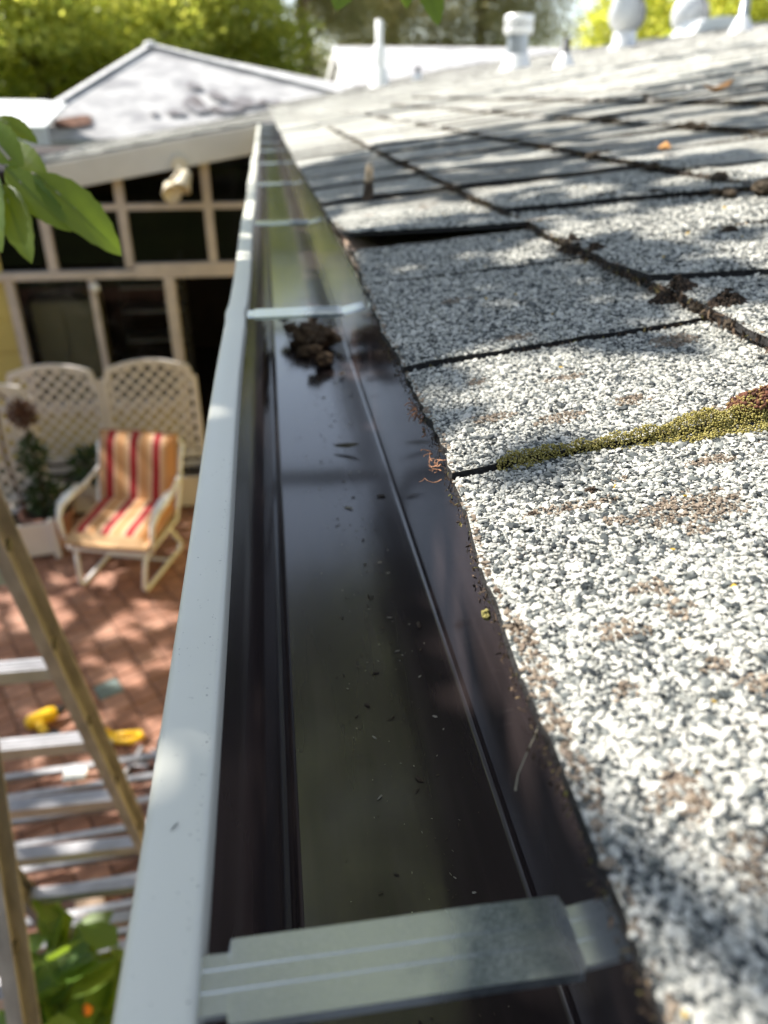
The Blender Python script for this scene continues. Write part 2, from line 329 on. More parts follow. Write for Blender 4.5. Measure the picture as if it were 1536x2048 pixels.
# leaves: n leaf shapes at given positions; pos (n,3), size (n,), normal-ish random. shape: two folded quads (pointed ellipse)
def leaves_mesh(name, pos, size, m, parent=None, up=0.5, aspect=.5, droop=0.0, dirs=None, seg=1):
    n = len(pos); pos = np.asarray(pos); size = np.asarray(size)
    d = RNG.normal(size=(n, 3)) if dirs is None else np.asarray(dirs) + RNG.normal(size=(n, 3)) * .35
    d[:, 2] -= droop; d /= np.linalg.norm(d, axis=1)[:, None]
    nn = RNG.normal(size=(n, 3)); nn[:, 2] += up * 3; s = np.cross(d, nn); s /= np.linalg.norm(s, axis=1)[:, None]; u = np.cross(s, d)
    L = size[:, None]; W = L * aspect
    prof = [(0, 0, 0), (.28, .42, .05), (.62, .40, .05), (1, 0, -.08)]
    V = [pos]
    V.append(pos + d * L * .28 - s * W * .46 + u * L * .05); V.append(pos + d * L * .28 + s * W * .46 + u * L * .05)
    V.append(pos + d * L * .66 - s * W * .40 + u * L * .05); V.append(pos + d * L * .66 + s * W * .40 + u * L * .05)
    V.append(pos + d * L); V.append(pos + d * L * .45 - u * L * .02)
    k = 7; vs = np.stack(V, 1).reshape(-1, 3)
    fl = np.array([(0, 6, 1), (1, 6, 3), (3, 6, 5), (5, 6, 4), (4, 6, 2), (2, 6, 0)])
    F = (np.arange(n)[:, None, None] * k + fl[None]).reshape(-1, 3)
    me = bpy.data.meshes.new(name); me.vertices.add(len(vs)); me.vertices.foreach_set('co', vs.ravel())
    me.loops.add(F.size); me.loops.foreach_set('vertex_index', F.ravel().astype(np.int32))
    me.polygons.add(len(F)); me.polygons.foreach_set('loop_start', (np.arange(len(F)) * 3).astype(np.int32))
    me.update(calc_edges=True); me.validate(); me.materials.append(m)
    o = bpy.data.objects.new(name, me); COL.objects.link(o)
    if parent: o.parent = parent
    return o

# ================================================================== ground
b = MB(); b.add([(-400, -200, -2.56), (400, -200, -2.56), (400, 600, -2.56), (-400, 600, -2.56)], [(0, 1, 2, 3)])
struct(b.build('ground', M['lawn']))
# terracotta patio
patio = empty('patio', (0, 0, 0)); patio['kind'] = 'structure'
b = MB(); b.box(-5.5, .598, -.8, 6.0, -2.555, -2.508); b.build('patio_slab', M['grout'], patio)
TP = .128; TA = R(27)
def tile_mesh(m):
    q = MB(); h = TP / 2 - .004; e = .003
    q.add([(-h, -h, -.006), (h, -h, -.006), (h, h, -.006), (-h, h, -.006), (-h, -h, .005), (h, -h, .005), (h, h, .005), (-h, h, .005), (-h + e, -h + e, .008), (h - e, -h + e, .008), (h - e, h - e, .008), (-h + e, h - e, .008)],
          [(0, 1, 5, 4), (1, 2, 6, 5), (2, 3, 7, 6), (3, 0, 4, 7), (4, 5, 9, 8), (5, 6, 10, 9), (6, 7, 11, 10), (7, 4, 8, 11), (8, 9, 10, 11)])
    me = bpy.data.meshes.new('tile'); me.from_pydata(q.v, [], q.f); me.materials.append(m); return me
tmesh = [tile_mesh(M[k]) for k in ('terracotta', 'terracotta', 'terracotta2', 'terracotta3')]; gmesh = tile_mesh(M['greytile'])
ca, sa_ = math.cos(TA), math.sin(TA); cx0, cy0 = -.981, 3.203
cells = []
for i in range(-50, 51):
    for j in range(-50, 51):
        x = cx0 + (i * ca - j * sa_) * TP; y = cy0 + (i * sa_ + j * ca) * TP
        if -5.4 < x < .52 and -.7 < y < 5.95:
            d = math.hypot(x + 1.05, (y - 3.0) * .8)
            if x < -.28 * y * .28 - 2.6 + 0 or y < 1.2: d += 3
            cells.append((d, i, j, x, y))
cells.sort(); restb = MB(); rmi = []
for k, (d, i, j, x, y) in enumerate(cells):
    me = gmesh if (i, j) == (0, 0) else tmesh[RNG.integers(4)]
    z = -2.508 + RNG.uniform(-.0015, .0015)
    if k < 298:
        o = bpy.data.objects.new('tile', me); COL.objects.link(o); o.parent = patio; o.location = (x, y, z); o.rotation_euler = (RNG.normal() * .004, RNG.normal() * .004, TA)
        if me is gmesh: o['label'] = 'single blue grey tile'
    else:
        T = Matrix.Translation((x, y, z)) @ Matrix.Rotation(TA, 4, 'Z'); restb.m = int(RNG.integers(3))
        restb.add([T @ v.co for v in me.vertices], [tuple(p.vertices) for p in me.polygons])
o = restb.build('tiles', None, patio, mats=[M['terracotta'], M['terracotta2'], M['terracotta3']]); o['kind'] = 'stuff'

# ================================================================== house: roof plane, shingles, walls
SL = .1638; Z0 = .0094
def zp(x): return Z0 + SL * x
house = empty('house', (2.0, 5.0, -2.5), 'low house with weathered pale shingle roof and yellow patio wall with dark windows', 'house')
HI = Matrix.Translation((-2.0, -5.0, 2.5))
def hp(mb, name, m, parent=None, **k):     # build as house part from world coordinates
    o = mb.build(name, m, parent or house, **k)
    if parent is None: o.matrix_parent_inverse = HI
    return o
ROWX = [.065, .250, .464, .665]
while ROWX[-1] < 3.9: ROWX.append(ROWX[-1] + .196)
NR = len(ROWX); ROWX.append(4.07)
def xedge(y):     # ragged eave line of the first course
    xs = [-.3, .09, .19, .30, .43, .50, .66, .82, .83, 1.15, 1.8, 5, 60]
    vs = [.058, .0615, .0635, .0715, .0735, .0715, .0755, .083, .079, .076, .072, .065, .06]
    return np.interp(y, xs, vs) + .0012 * vnoise(y, 0, 60, 3) + .0008 * vnoise(y, 0, 220, 5)
fixed = {0: [(-.32, 0), (.292, -.02), (.437, -.08), (.665, -.22), (.832, -.30), (1.05, -.25), (1.20, -.3), (1.42, -.25), (1.62, -.3), (1.86, -.25)],
         1: [(-.3, 0), (.17, -.1), (.50, -.45), (.64, -.2), (.85, -.48), (1.09, -.35), (1.31, -.35), (1.55, -.3), (1.80, -.3), (2.02, -.25)],
         2: [(-.2, 0), (.30, -.2), (.60, -.3), (.90, -.3), (1.12, -.3), (1.38, -.3), (1.60, -.2), (1.9, -.25)]}
def row_cuts(r, ymax):
    c = list(fixed.get(r, [(-.35 + RNG.uniform(0, .25), 0)]))
    while c[-1][0] < ymax: c.append((c[-1][0] + RNG.uniform(.17, .32), RNG.uniform(-.3, -.05)))
    return c
YMAX = 26.0
CUTS = [row_cuts(r, YMAX if r > 0 else YMAX) for r in range(NR)]
RAISE = [[float(RNG.uniform(.0005, .004) if a < 1.2 else RNG.uniform(.001, .006) if a < 2.5 else RNG.uniform(.0005, .003)) for a, _ in c] for c in CUTS]
BUTT = [[float(RNG.uniform(.0, .003)) for _ in c] for c in CUTS]
RAISE[0][1] = .0020; RAISE[0][2] = .0026; RAISE[0][3] = .0012; RAISE[0][4] = .0165; RAISE[0][5] = .001
RAISE[1][2] = .004; RAISE[1][4] = .006; RAISE[1][5] = .004; RAISE[0][6] = .006
def tab_z(r, k, x, y, y0, y1):
    """top surface height of tab k in row r"""
    x0 = ROWX[r]; x1 = ROWX[r + 1]
    t = np.clip((x - x0) / (x1 - x0), 0, 1.3); s = np.clip((y - y0) / (y1 - y0), 0, 1)
    z = zp(x) + .0035 + (1 - np.minimum(t, 1)) * (.006 + BUTT[r][k]) * (1 if r > 0 else .6) * (.6 if r > 4 else 1)
    lift = RAISE[r][k] * (1 - s) ** 1.6
    if r == 0 and k == 4: lift = lift * (.35 + .65 * np.clip(1.15 - t * .9, 0, 1)) + .004 * (1 - t.clip(0, 1)) * s
    z = z + lift + .0009 * vnoise(x, y, 14, r * 3 + k) + .0005 * vnoise(x, y, 45, r)
    if r == 0: z = z - .0012 * np.clip(1 - t * 6, 0, 1)
    return z
roof_root = empty('roof', (0, 0, 0)); roof_root.parent = house; roof_root.matrix_parent_inverse = HI
roof_root['label'] = 'low pitched shingle roof with mossy joints'
def make_tab(mb, r, k, nx, ny, gap=.0035):
    (ya, ka), (yb, kb) = CUTS[r][k], CUTS[r][k + 1]
    x0 = ROWX[r]; x1 = ROWX[r + 1] + .035; th = .0045
    top = []; bot = []
    for i in range(nx + 1):
        for j in range(ny + 1):
            t = i / nx; s = j / ny
            if r == 0:
                x = x0 + (x1 - x0) * t
            else: x = x0 + (x1 - x0) * t
            a = ya + ka * (x - x0) + gap * .5; bq = yb + kb * (x - x0) - gap * .5
            y = a + (bq - a) * s
            if r == 0: xe = float(xedge(y)); x = xe + (x1 - xe) * t
            else: x += (1 - t) * (.003 * float(vnoise(y, r, 30, k)) + (.0015 if ya < 1.0 and r < 3 else .010) * float(vnoise(k * 1.7, r * 3.1, 1, 9)) + (.0 if ya < 1.0 and r < 3 else .005) * float(vnoise(y, r, 9, k)))
            if s == 0 or s == 1: y += .0011 * float(vnoise(x, r, 110, k))
            y0_ = ya + ka * (x - x0); y1_ = yb + kb * (x - x0)
            z = float(tab_z(r, k, np.float64(x), np.float64(y), y0_, y1_))
            top.append((x, y, z)); bot.append((x, y, z - th))
    W = ny + 1; N = (nx + 1) * W
    mb.m = 0; o = len(mb.v)
    fs = [(i * W + j, (i + 1) * W + j, (i + 1) * W + j + 1, i * W + j + 1) for i in range(nx) for j in range(ny)]
    ring = [j for j in range(W)] + [i * W + ny for i in range(1, nx + 1)] + [nx * W + j for j in range(ny - 1, -1, -1)] + [i * W for i in range(nx - 1, 0, -1)]
    mb.add(top + bot, fs)
    mb.m = 1
    side = [(ring[i] + o, ring[(i + 1) % len(ring)] + o, ring[(i + 1) % len(ring)] + N + o, ring[i] + N + o) for i in range(len(ring))]
    under = [tuple(N + q + o for q in f[::-1]) for f in fs]
    mb.f += side + under; mb.mi += [1] * (len(side) - nx) + [2] * nx + [1] * len(under)
nind = 0; farb = MB()
for r in range(NR):
    for k in range(len(CUTS[r]) - 1):
        y = CUTS[r][k][0]
        if y > (YMAX - 1): continue
        near = (r <= 1 and y < 3.2) or (r == 2 and y < 4) or (r <= 9 and y < 4.0 - .1 * r and y > .3 * ROWX[r]) or (r <= 13 and .4 * ROWX[r] < y < 3.2)
        if near and nind < 298:
            mb = MB(); make_tab(mb, r, k, 14 if y < 1.3 and r < 2 else 4, 40 if y < 1.2 and r < 1 else (16 if y < 1.3 and r < 2 else 5), .0024 if r < 2 else .004)
            mb.build('shingle', None, roof_root, mats=[M['shingle'] if y < 2 else M['shingle_far'], M['butt'] if y < 1.7 else M['butt_far'], M['butt'] if y < 2 else M['joint_far']]); nind += 1
        elif y > -1 and (y > .25 * ROWX[r] - .2):
            make_tab(farb, r, k, 2, 2, .007)
o = farb.build('shingles', None, roof_root, mats=[M['shingle_far'], M['butt_far'], M['joint_far']]); o['kind'] = 'stuff'
print('individual shingles', nind)
# deck boards under the shingles and porch extension to the left at the far end
b = MB()
b.prism([(.092, -1, zp(.092) - .022), (.092, YMAX, zp(.092) - .022), (4.1, YMAX, zp(4.1) - .022), (4.1, -1, zp(4.1) - .022)], (0, 0, .018))
b.build('roof_deck', M['wood'], roof_root)
# starter strip exposed at the lifted tab
b = MB(); b.prism([(.084, .64, zp(.084) + .0005), (.084, .95, zp(.084) + .0005), (.112, .93, zp(.1) + .002), (.112, .66, zp(.1) + .002)], (0, 0, -.006)); b.build('sheathing_edge', M['wood'], roof_root)
EXT = [(-.02, 5.98), (-1.60, 5.98), (-1.98, 7.5), (-2.3, 9.6), (-.02, 9.6)]
def ext_rows():
    mb = MB(); x = -2.3
    while x < .05:
        x2 = x + .2; y = 5.97
        while y < 9.5:
            w_ = RNG.uniform(.2, .33); xe = x if y < 1 else x
            lim = -1.60 - .25 * max(0, (y - 5.98))
            if x2 > lim:
                a = max(x, lim); mb.m = 0; z = RNG.uniform(0, .003)
                mb.add([(a, y, zp(a) + .012 + z), (a, y + w_ - .006, zp(a) + .011), (x2 + .02, y + w_ - .006, zp(x2) + .006), (x2 + .02, y, zp(x2) + .006 + z)], [(0, 3, 2, 1)])
                mb.m = 1; mb.add([(a, y, zp(a) + .012 + z), (a, y + w_ - .006, zp(a) + .011), (a, y + w_ - .006, zp(a)), (a, y, zp(a)), (x2, y, zp(x2) + .004 + z), (x2, y, zp(x2) - .002)], [(0, 1, 2, 3), (0, 3, 5, 4)])
            y += w_
        x = x2
    return mb
o = ext_rows().build('shingles', None, roof_root, mats=[M['shingle'], M['butt']]); o['kind'] = 'stuff'
b = MB(); b.prism([(x, y, zp(x) - .002) for x, y in EXT], (0, 0, -.02)); b.build('roof_deck', M['fascia'], roof_root)
# ridge caps
b = MB(); y = 2.0
while y < YMAX:
    L_ = .30; z = zp(4.07) + .012 + RNG.uniform(0, .004)
    b.add([(3.93, y, zp(3.93) + .012), (4.07, y, z + .008), (4.22, y, zp(3.93) + .012), (3.93, y + L_, zp(3.93) + .004), (4.07, y + L_, z - .002), (4.22, y + L_, zp(3.93) + .004),
           (3.93, y, zp(3.93)), (4.07, y, z - .004), (4.22, y, zp(3.93))], [(0, 1, 4, 3), (1, 2, 5, 4), (6, 7, 1, 0), (7, 8, 2, 1)])
    y += .2
o = b.build('ridge_caps', M['shingle'], roof_root); o['kind'] = 'stuff'
b = MB(); b.prism([(4.1, -1, zp(4.1) - .01), (8, -1, zp(.1)), (8, YMAX, zp(.1)), (4.1, YMAX, zp(4.1) - .01)], (0, 0, -.02)); b.build('rear_roof_slope', M['shingle_far'], roof_root)

# fascia behind the gutter, soffit, main wall
b = MB(); b.box(.0925, .112, -1, 5.9, -.17, zp(.1) - .024); hp(b, 'fascia_board', M['fascia'], bevel=.002)
b = MB(); b.box(.113, .6, -1, 6.1, -.165, -.15); hp(b, 'soffit', M['fascia'])
b = MB(); b.box(.60, .72, -1, 6.05, -2.53, -.1); hp(b, 'side_wall', M['yellow'])
# far patio wall (plane y = 6.1), openings cut out
WY = 6.10
def wallbox(x0, x1, z0, z1, y0=WY, y1=WY + .1): q = MB(); q.box(x0, x1, y0, y1, z0, z1); return q
b = MB()
b.box(-3.4, -1.96, WY, WY + .12, -2.53, -.98)
b.box(-1.96, -.80, WY, WY + .12, -2.53, -2.02)
hp(b, 'wall', M['yellow'])
# siding joints on the yellow wall
for z in (-2.3, -2.05, -1.8, -1.55, -1.3, -1.05):
    b = MB(); b.box(-3.4, -1.965, WY - .012, WY - .001, z, z + .235); b.v = [(x, y + (.008 if zz > z + .1 else 0), zz) for x, y, zz in b.v]; hp(b, 'siding_board', M['yellow'])
# rake fascia along the porch roof edge
b = MB(); b.prism([(-1.64, 5.955, zp(-1.64) - .01), (.03, 5.955, zp(.03) - .01), (.03, 5.955, zp(.03) - .185), (-1.64, 5.955, zp(-1.64) - .185)], (0, .03, 0)); hp(b, 'rake_board', M['fascia'], bevel=.004)
b = MB(); b.prism([(-1.62, 5.986, zp(-1.62) - .175), (.6, 5.986, zp(.6) - .175), (.6, 6.1, zp(.6) - .175), (-1.62, 6.1, zp(-1.62) - .175)], (0, 0, .01)); hp(b, 'soffit', M['fascia'])
# window group
win = empty('transom_window', (0, 0, 0)); win.parent = house; win.matrix_parent_inverse = HI
def wb(parent, name, x0, x1, z0, z1, y0=WY - .03, y1=WY + .05, m='frame', dx=0):
    q = MB(); q.box(x0, x1, y0, y1, z0, z1); q.v = [(x + (dx if z == z0 else 0), y, z) for x, y, z in q.v]
    return q.build(name, M[m], parent, bevel=.004)
for x, z0 in ((-.445, -.925), (-1.055, -.955), (-1.60, -.965)):
    wb(win, 'post', x - .032, x + .032, z0, min(zp(x) - .18, 0))
for x0, x1 in ((-.413, .6), (-1.023, -.477), (-1.568, -1.087), (-3.4, -1.632)):
    wb(win, 'rail', x0, x1, -.556, -.512)
    wb(win, 'pane', x0, x1, -.508, zp(max(x0, -1.6)) - .2 if x0 > -2 else -.47, WY + .018, WY + .022, 'glass')
    wb(win, 'pane', x0, x1, -.93, -.56, WY + .018, WY + .022, 'glass')
wb(win, 'header', -1.02, .6, -1.03, -.927, WY - .045, WY + .05)
wb(win, 'header', -3.4, -1.021, -1.025, -.967, WY - .045, WY + .05)
wb(win, 'rail', -3.4, -1.6, -.47, -.43)
win2 = empty('sliding_window', (0, 0, 0)); win2.parent = house; win2.matrix_parent_inverse = HI
wb(win2, 'jamb', -1.965, -1.90, -2.02, -1.026)
wb(win2, 'stile', -1.375, -1.325, -1.98, -1.026); wb(win2, 'jamb', -.825, -.745, -2.5, -1.031, WY - .05, WY + .06)
wb(win2, 'sill', -1.96, -.826, -2.05, -1.985, WY - .07, WY + .05)
wb(win2, 'pane', -1.9, -1.375, -1.985, -1.026, WY + .02, WY + .024, 'glass'); wb(win2, 'pane', -1.325, -.825, -1.985, -1.026, WY + .005, WY + .009, 'glass')
b = MB(); b.lathe([(0, 0), (.022, 0), (.036, .01), (.036, .022), (.02, .03), (0, .03)], (-1.325, WY - .035, -1.085), 16, Matrix.Rotation(R(90), 3, 'X')); b.build('latch', M['white'], win2, smooth=True)
# dark rooms behind
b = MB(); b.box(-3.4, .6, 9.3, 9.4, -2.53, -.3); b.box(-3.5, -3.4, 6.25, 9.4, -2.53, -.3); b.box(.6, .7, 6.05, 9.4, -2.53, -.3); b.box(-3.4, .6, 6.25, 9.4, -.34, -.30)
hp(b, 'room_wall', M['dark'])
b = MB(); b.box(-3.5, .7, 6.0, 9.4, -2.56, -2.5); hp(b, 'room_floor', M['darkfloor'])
# things inside
t = empty('storage_cabinet', (-1.63, 6.55, -2.5), 'beige cabinet standing inside the left window pane', 'cabinet')
b = MB(); b.box(-.27, .20, -.2, .2, 0, 1.25); b.build('body', M['fridge'], t, bevel=.01)
b = MB(); b.box(-.26, -.03, -.215, -.202, .03, 1.22); b.build('door', M['fridge'], t, bevel=.004)
b = MB(); b.box(-.02, .19, -.215, -.202, .03, 1.22); b.build('door', M['fridge'], t, bevel=.004)
b = MB(); b.tube([(-.05, -.225, .7), (-.05, -.24, .72), (-.05, -.24, .85), (-.05, -.225, .87)], .006); b.build('handle', M['galvpipe'], t)
t = empty('shelf_unit', (-1.0, 6.9, -2.5), 'dark shelf unit seen through the right window pane', 'shelf')
for z in (.4, .8, 1.05, 1.25): b = MB(); b.box(-.3, .22, -.15, .15, z, z + .02); b.build('shelf', M['galvpipe'], t)
for x in (-.3, .2):
    for y in (-.15, .13): b = MB(); b.box(x, x + .02, y, y + .02, 0, 1.5); b.build('post', M['darkpipe'], t)
# heap of cloth/plastic on top of cabinet
b = MB()
for i in range(9): b.blob((RNG.uniform(-.2, .15), RNG.uniform(-.1, .1), RNG.uniform(.03, .11)), .09, (1.2, 1, .6), 2, .4, 2.5, i)
tag(b.build('cloth_heap', mat('crumpled grey cloth', (.12, .11, .105), .8, var=.4, vscale=12), loc=(-1.66, 6.55, -1.235), smooth=True), 'crumpled grey cloth heaped on top of the beige cabinet', 'cloth')

# twin floodlight under the far eave
fl = empty('floodlight', (-.60, 5.93, -.22), 'twin headed warm white floodlight under the far eave', 'floodlight')
b = MB(); b.lathe([(0, .0), (.05, 0), (.05, .015), (0, .02)], (0, .01, -.03), 16, Matrix.Rotation(R(90), 3, 'X')); b.tube([(0, .02, -.03), (0, -.04, -.06)], .014); b.build('mounting_plate', M['lampwhite'], fl, smooth=False)
for (x, z, rx, ry) in ((-.075, -.17, -60, -30), (.035, -.11, -30, 25)):
    T = Matrix.Rotation(R(ry), 3, 'Y') @ Matrix.Rotation(R(rx), 3, 'X')
    b = MB(); b.lathe([(0, .05), (.03, .05), (.038, .02), (.05, -.03), (.066, -.07), (.066, -.08), (.058, -.078), (.05, -.06), (0, -.06)], (x, -.06, z), 20, T); b.tube([(0, -.03, -.06), (x * .5, -.05, z * .6), (x, -.06, z + .03)], .01); b.build('lamp_head', M['lampwhite'], fl, smooth=True)

# ================================================================== gutter
gut = empty('rain_gutter', (0, 0, 0), 'long white edged rain gutter with dark brown inside, running below the shingles', 'gutter')
lip = [(-.0272, -.010), (-.0276, -.0014), (-.0284, -.0002), (-.030, .0), (-.036, .0003), (-.0425, .0), (-.0447, -.0008), (-.0455, -.0028), (-.0458, -.013)]
ogee = [(-.0458, -.013), (-.0452, -.022), (-.042, -.031), (-.035, -.039), (-.026, -.045), (-.018, -.052), (-.0125, -.061), (-.0095, -.072), (-.0085, -.083), (-.0068, -.0882), (-.0045, -.0890)]
floor_ = [(-.0045, -.0890), (.02, -.0893), (.05, -.0893), (.0770, -.0892), (.0788, -.0888), (.0797, -.0880), (.0802, -.0862)]
back = [(.0802, -.0862), (.0812, -.05), (.0818, -.02), (.0822, .012)]
ys = np.concatenate([np.linspace(-.25, 1.2, 100), np.linspace(1.22, 5.93, 160)])
def wob(y): return .0009 * math.sin(y * 9.0) + .0012 * float(vnoise(y, 0, 2.3, 4)) * min(1, y) - .0016 * sum(math.exp(-((y - yb) / .02) ** 2) for yb in BRK[1:])
BRK = [.105, .715, 1.29, 1.90, 2.5, 3.1, 3.7, 4.3, 4.9, 5.5]
def ribbon(mb, prof, flip=False, off=(0, 0), weight=None):
    n = len(prof); vs = []
    for y in ys:
        wv = wob(y); wz = .0007 * float(vnoise(y, 3, 3.1, 9))
        for i, (x, z) in enumerate(prof):
            wt = max(0, 1 + z / .06) if x < .02 else 0
            vs.append((x + off[0] + wv * wt, y, z + off[1] + wz * wt))
    fs = [(i * n + j, i * n + j + 1, (i + 1) * n + j + 1, (i + 1) * n + j) for i in range(len(ys) - 1) for j in range(n - 1)]
    mb.add(vs, fs)
b = MB(); ribbon(b, lip + [(x - .0008, z - .0006) for x, z in ogee[1:]] + [(x, z - .0012) for x, z in floor_] + [(x + .001, z) for x, z in back]); b.build('front_lip', M['white_paint'], gut, smooth=True)
b = MB(); ribbon(b, [(-.0272, -.010), (-.0280, -.010), (-.0290, -.0015), (-.043, -.0014), (-.0450, -.004)] + ogee); b.build('front_wall', M['gutter_in'], gut, smooth=True)
b = MB(); ribbon(b, floor_ + back[1:]); b.build('trough', M['gutter_in'], gut, smooth=True)
b = MB(); b.prism([(-.045, 5.93, 0), (-.044, 5.93, -.03), (-.01, 5.93, -.07), (-.006, 5.93, -.0895), (.081, 5.93, -.0895), (.082, 5.93, .005)], (0, .002, 0)); b.build('end_cap', M['white_paint'], gut)
# hanger straps
def strap(y, near):
    q = MB(); xs = [-.0268, -.0205, -.0200, .0, .02, .04, .0590, .0600, .0802]
    def yr(x):
        if x < -.0201: return (.0985, .1118)
        if x < .0595: return (.0962, .1150)
        return (.0975, .1118)
    rows = []
    NS = 7; xx = []
    for a, c in zip(xs[:-1], xs[1:]):
        m_ = max(1, int((c - a) / .004)); xx += [a + (c - a) * i / m_ for i in range(m_)]
    xx.append(xs[-1])
    vs = []
    for x in xx:
        a, c = yr(x); wide = -.0201 < x < .0595
        jag = .00025 * float(vnoise(x, 1, 900, 2)) if -.02 < x < .01 else 0
        zz = -.0025 - .0008 * float(vnoise(x, 0, 25, 6))
        A, Bm = .0985, .1118
        ylist = [a - .0002, a, A + .0046, A + .0048, A + .0050, A + .0096, A + .0098, A + .0100, c, c + .0004 + jag]
        if x > .0601: zz += (x - .06) * .22
        zl = [-.0026 if wide else -.0014, 0, -.0001, -.00004, -.0001, -.0001, -.00004, -.0001, 0, -.0022 if wide else -.0014]
        for yy, zq in zip(ylist, zl): vs.append((x, yy - .105, zz + zq))
    n = 10; q.add(vs, [(i * n + j, (i + 1) * n + j, (i + 1) * n + j + 1, i * n + j + 1) for i in range(len(xx) - 1) for j in range(n - 1)])
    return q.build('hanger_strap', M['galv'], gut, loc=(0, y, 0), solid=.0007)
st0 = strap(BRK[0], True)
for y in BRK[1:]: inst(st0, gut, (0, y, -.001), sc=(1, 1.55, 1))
# lap seam across the trough
b = MB(); b.prism([(.0790, .94, -.0868), (-.006, .94, -.0886), (-.006, .985, -.0886), (.079, .985, -.0868)], (0, 0, -.0002)); 

# ---- granules, moss, debris on roof
YG = 1.0
def tab_lookup(x, y):
    """vectorised surface height for rows 0..2"""
    z = np.full(x.shape, -9.0); ok = np.zeros(x.shape, bool); edge = np.ones(x.shape)
    for r in range(0, 3):
        x0, x1 = ROWX[r], ROWX[r + 1]
        for k in range(len(CUTS[r]) - 1):
            (ya, ka), (yb, kb) = CUTS[r][k], CUTS[r][k + 1]
            if ya > YG + .3: break
            a = ya + ka * (x - x0); c = yb + kb * (x - x0)
            lo = xedge(y) + .0004 if r == 0 else x0 + .0015
            msk = (x > lo) & (x < x1 + .0015) & (y > a + .0018) & (y < c - .0018)
            if not msk.any(): continue
            z[msk] = tab_z(r, k, x[msk], y[msk], a[msk], c[msk]); ok |= msk
    return z, ok
def grid(x0, x1, y0, y1, s):
    gx, gy = np.meshgrid(np.arange(x0, x1, s), np.arange(y0, y1, s)); gx = gx.ravel() + RNG.uniform(-.5, .5, gx.size) * s; gy = gy.ravel() + RNG.uniform(-.5, .5, gy.size) * s
    return gx, gy
G1 = grid(.05, .36, .03, .47, .00130); G2 = grid(.05, .50, .47, YG, .0018)
gx = np.concatenate([G1[0], G2[0]]); gy = np.concatenate([G1[1], G2[1]])
gs = np.concatenate([np.full(len(G1[0]), .00168), np.full(len(G2[0]), .0021)])
# keep what a camera near the photograph's could see
keep = (gx < .11 + gy * .62)
gx, gy, gs = gx[keep], gy[keep], gs[keep]
gz, ok = tab_lookup(gx, gy)
gx, gy, gz, gs = gx[ok], gy[ok], gz[ok], gs[ok]
nG = len(gx); tone = np.where(RNG.random(nG) < .70, RNG.uniform(.34, .78, nG), RNG.uniform(0, .30, nG))
dens = vnoise(gx, gy, 22, 3) * .5 + .5
drk = RNG.random(nG) < .25 * np.clip(dens - .35, 0, 1); tone[drk] = RNG.uniform(0, .25, drk.sum())
patches = [(.144, .229, .020, .011), (.111, .189, .006, .005), (.101, .2475, .010, .0035), (.116, .246, .008, .0035), (.118, .231, .005, .003), (.113, .176, .005, .004), (.094, .173, .006, .005), (.099, .170, .004, .003), (.133, .262, .004, .002),
           (.084, .114, .007, .006), (.086, .148, .004, .004), (.068, .181, .003, .008), (.0675, .166, .003, .010), (.0665, .145, .0025, .010), (.0655, .125, .0028, .012), (.113, .150, .004, .003), (.140, .215, .004, .003), (.100, .340, .010, .005), (.128, .325, .011, .006), (.165, .33, .008, .006), (.105, .393, .006, .004), (.15, .375, .012, .004),
           (.19, .30, .012, .006), (.21, .235, .012, .009), (.12, .14, .006, .005), (.145, .45, .01, .006), (.13, .56, .012, .006), (.22, .40, .012, .01), (.17, .262, .010, .004), (.092, .095, .008, .006), (.125, .125, .008, .004)]
pm = np.zeros(nG, bool); jit = vnoise(gx, gy, 260, 8) * .55 + vnoise(gx, gy, 700, 9) * .5
for (px, py, rx, ry) in patches:
    q = ((gx - px) / rx) ** 2 + ((gy - py) / ry) ** 2
    pm |= (q < 1 + jit * 1.3) & (RNG.random(nG) < .93)
tone[pm] = RNG.uniform(.80, .95, pm.sum())
ye = RNG.random(nG) < .0006; tone[ye] = 1.0
ed = (gx - xedge(gy) < .0025) & (RNG.random(nG) < .55); tone[ed] = RNG.uniform(.80, .97, ed.sum())
szv = gs * RNG.lognormal(0, .30, nG); sz = np.stack([szv * RNG.uniform(.8, 1.25, nG), szv * RNG.uniform(.75, 1.15, nG), szv * RNG.uniform(.45, .8, nG)], 1)
sz[pm] *= .72
rot = np.stack([RNG.normal(0, .35, nG), RNG.normal(0, .35, nG), RNG.uniform(0, 6.28, nG)], 1)
gz2 = gz + szv * RNG.uniform(.05, .32, nG)
gz2[pm] += .0006 * RNG.random(pm.sum())
CST = variants('stone', 8, M['granule'])
gro = scatter('granules', np.stack([gx, gy, gz2], 1), sz, rot, tone, CST, M['granule'], roof_root)
print('granules', nG)
CBD = variants('bead', 8, M['moss'])
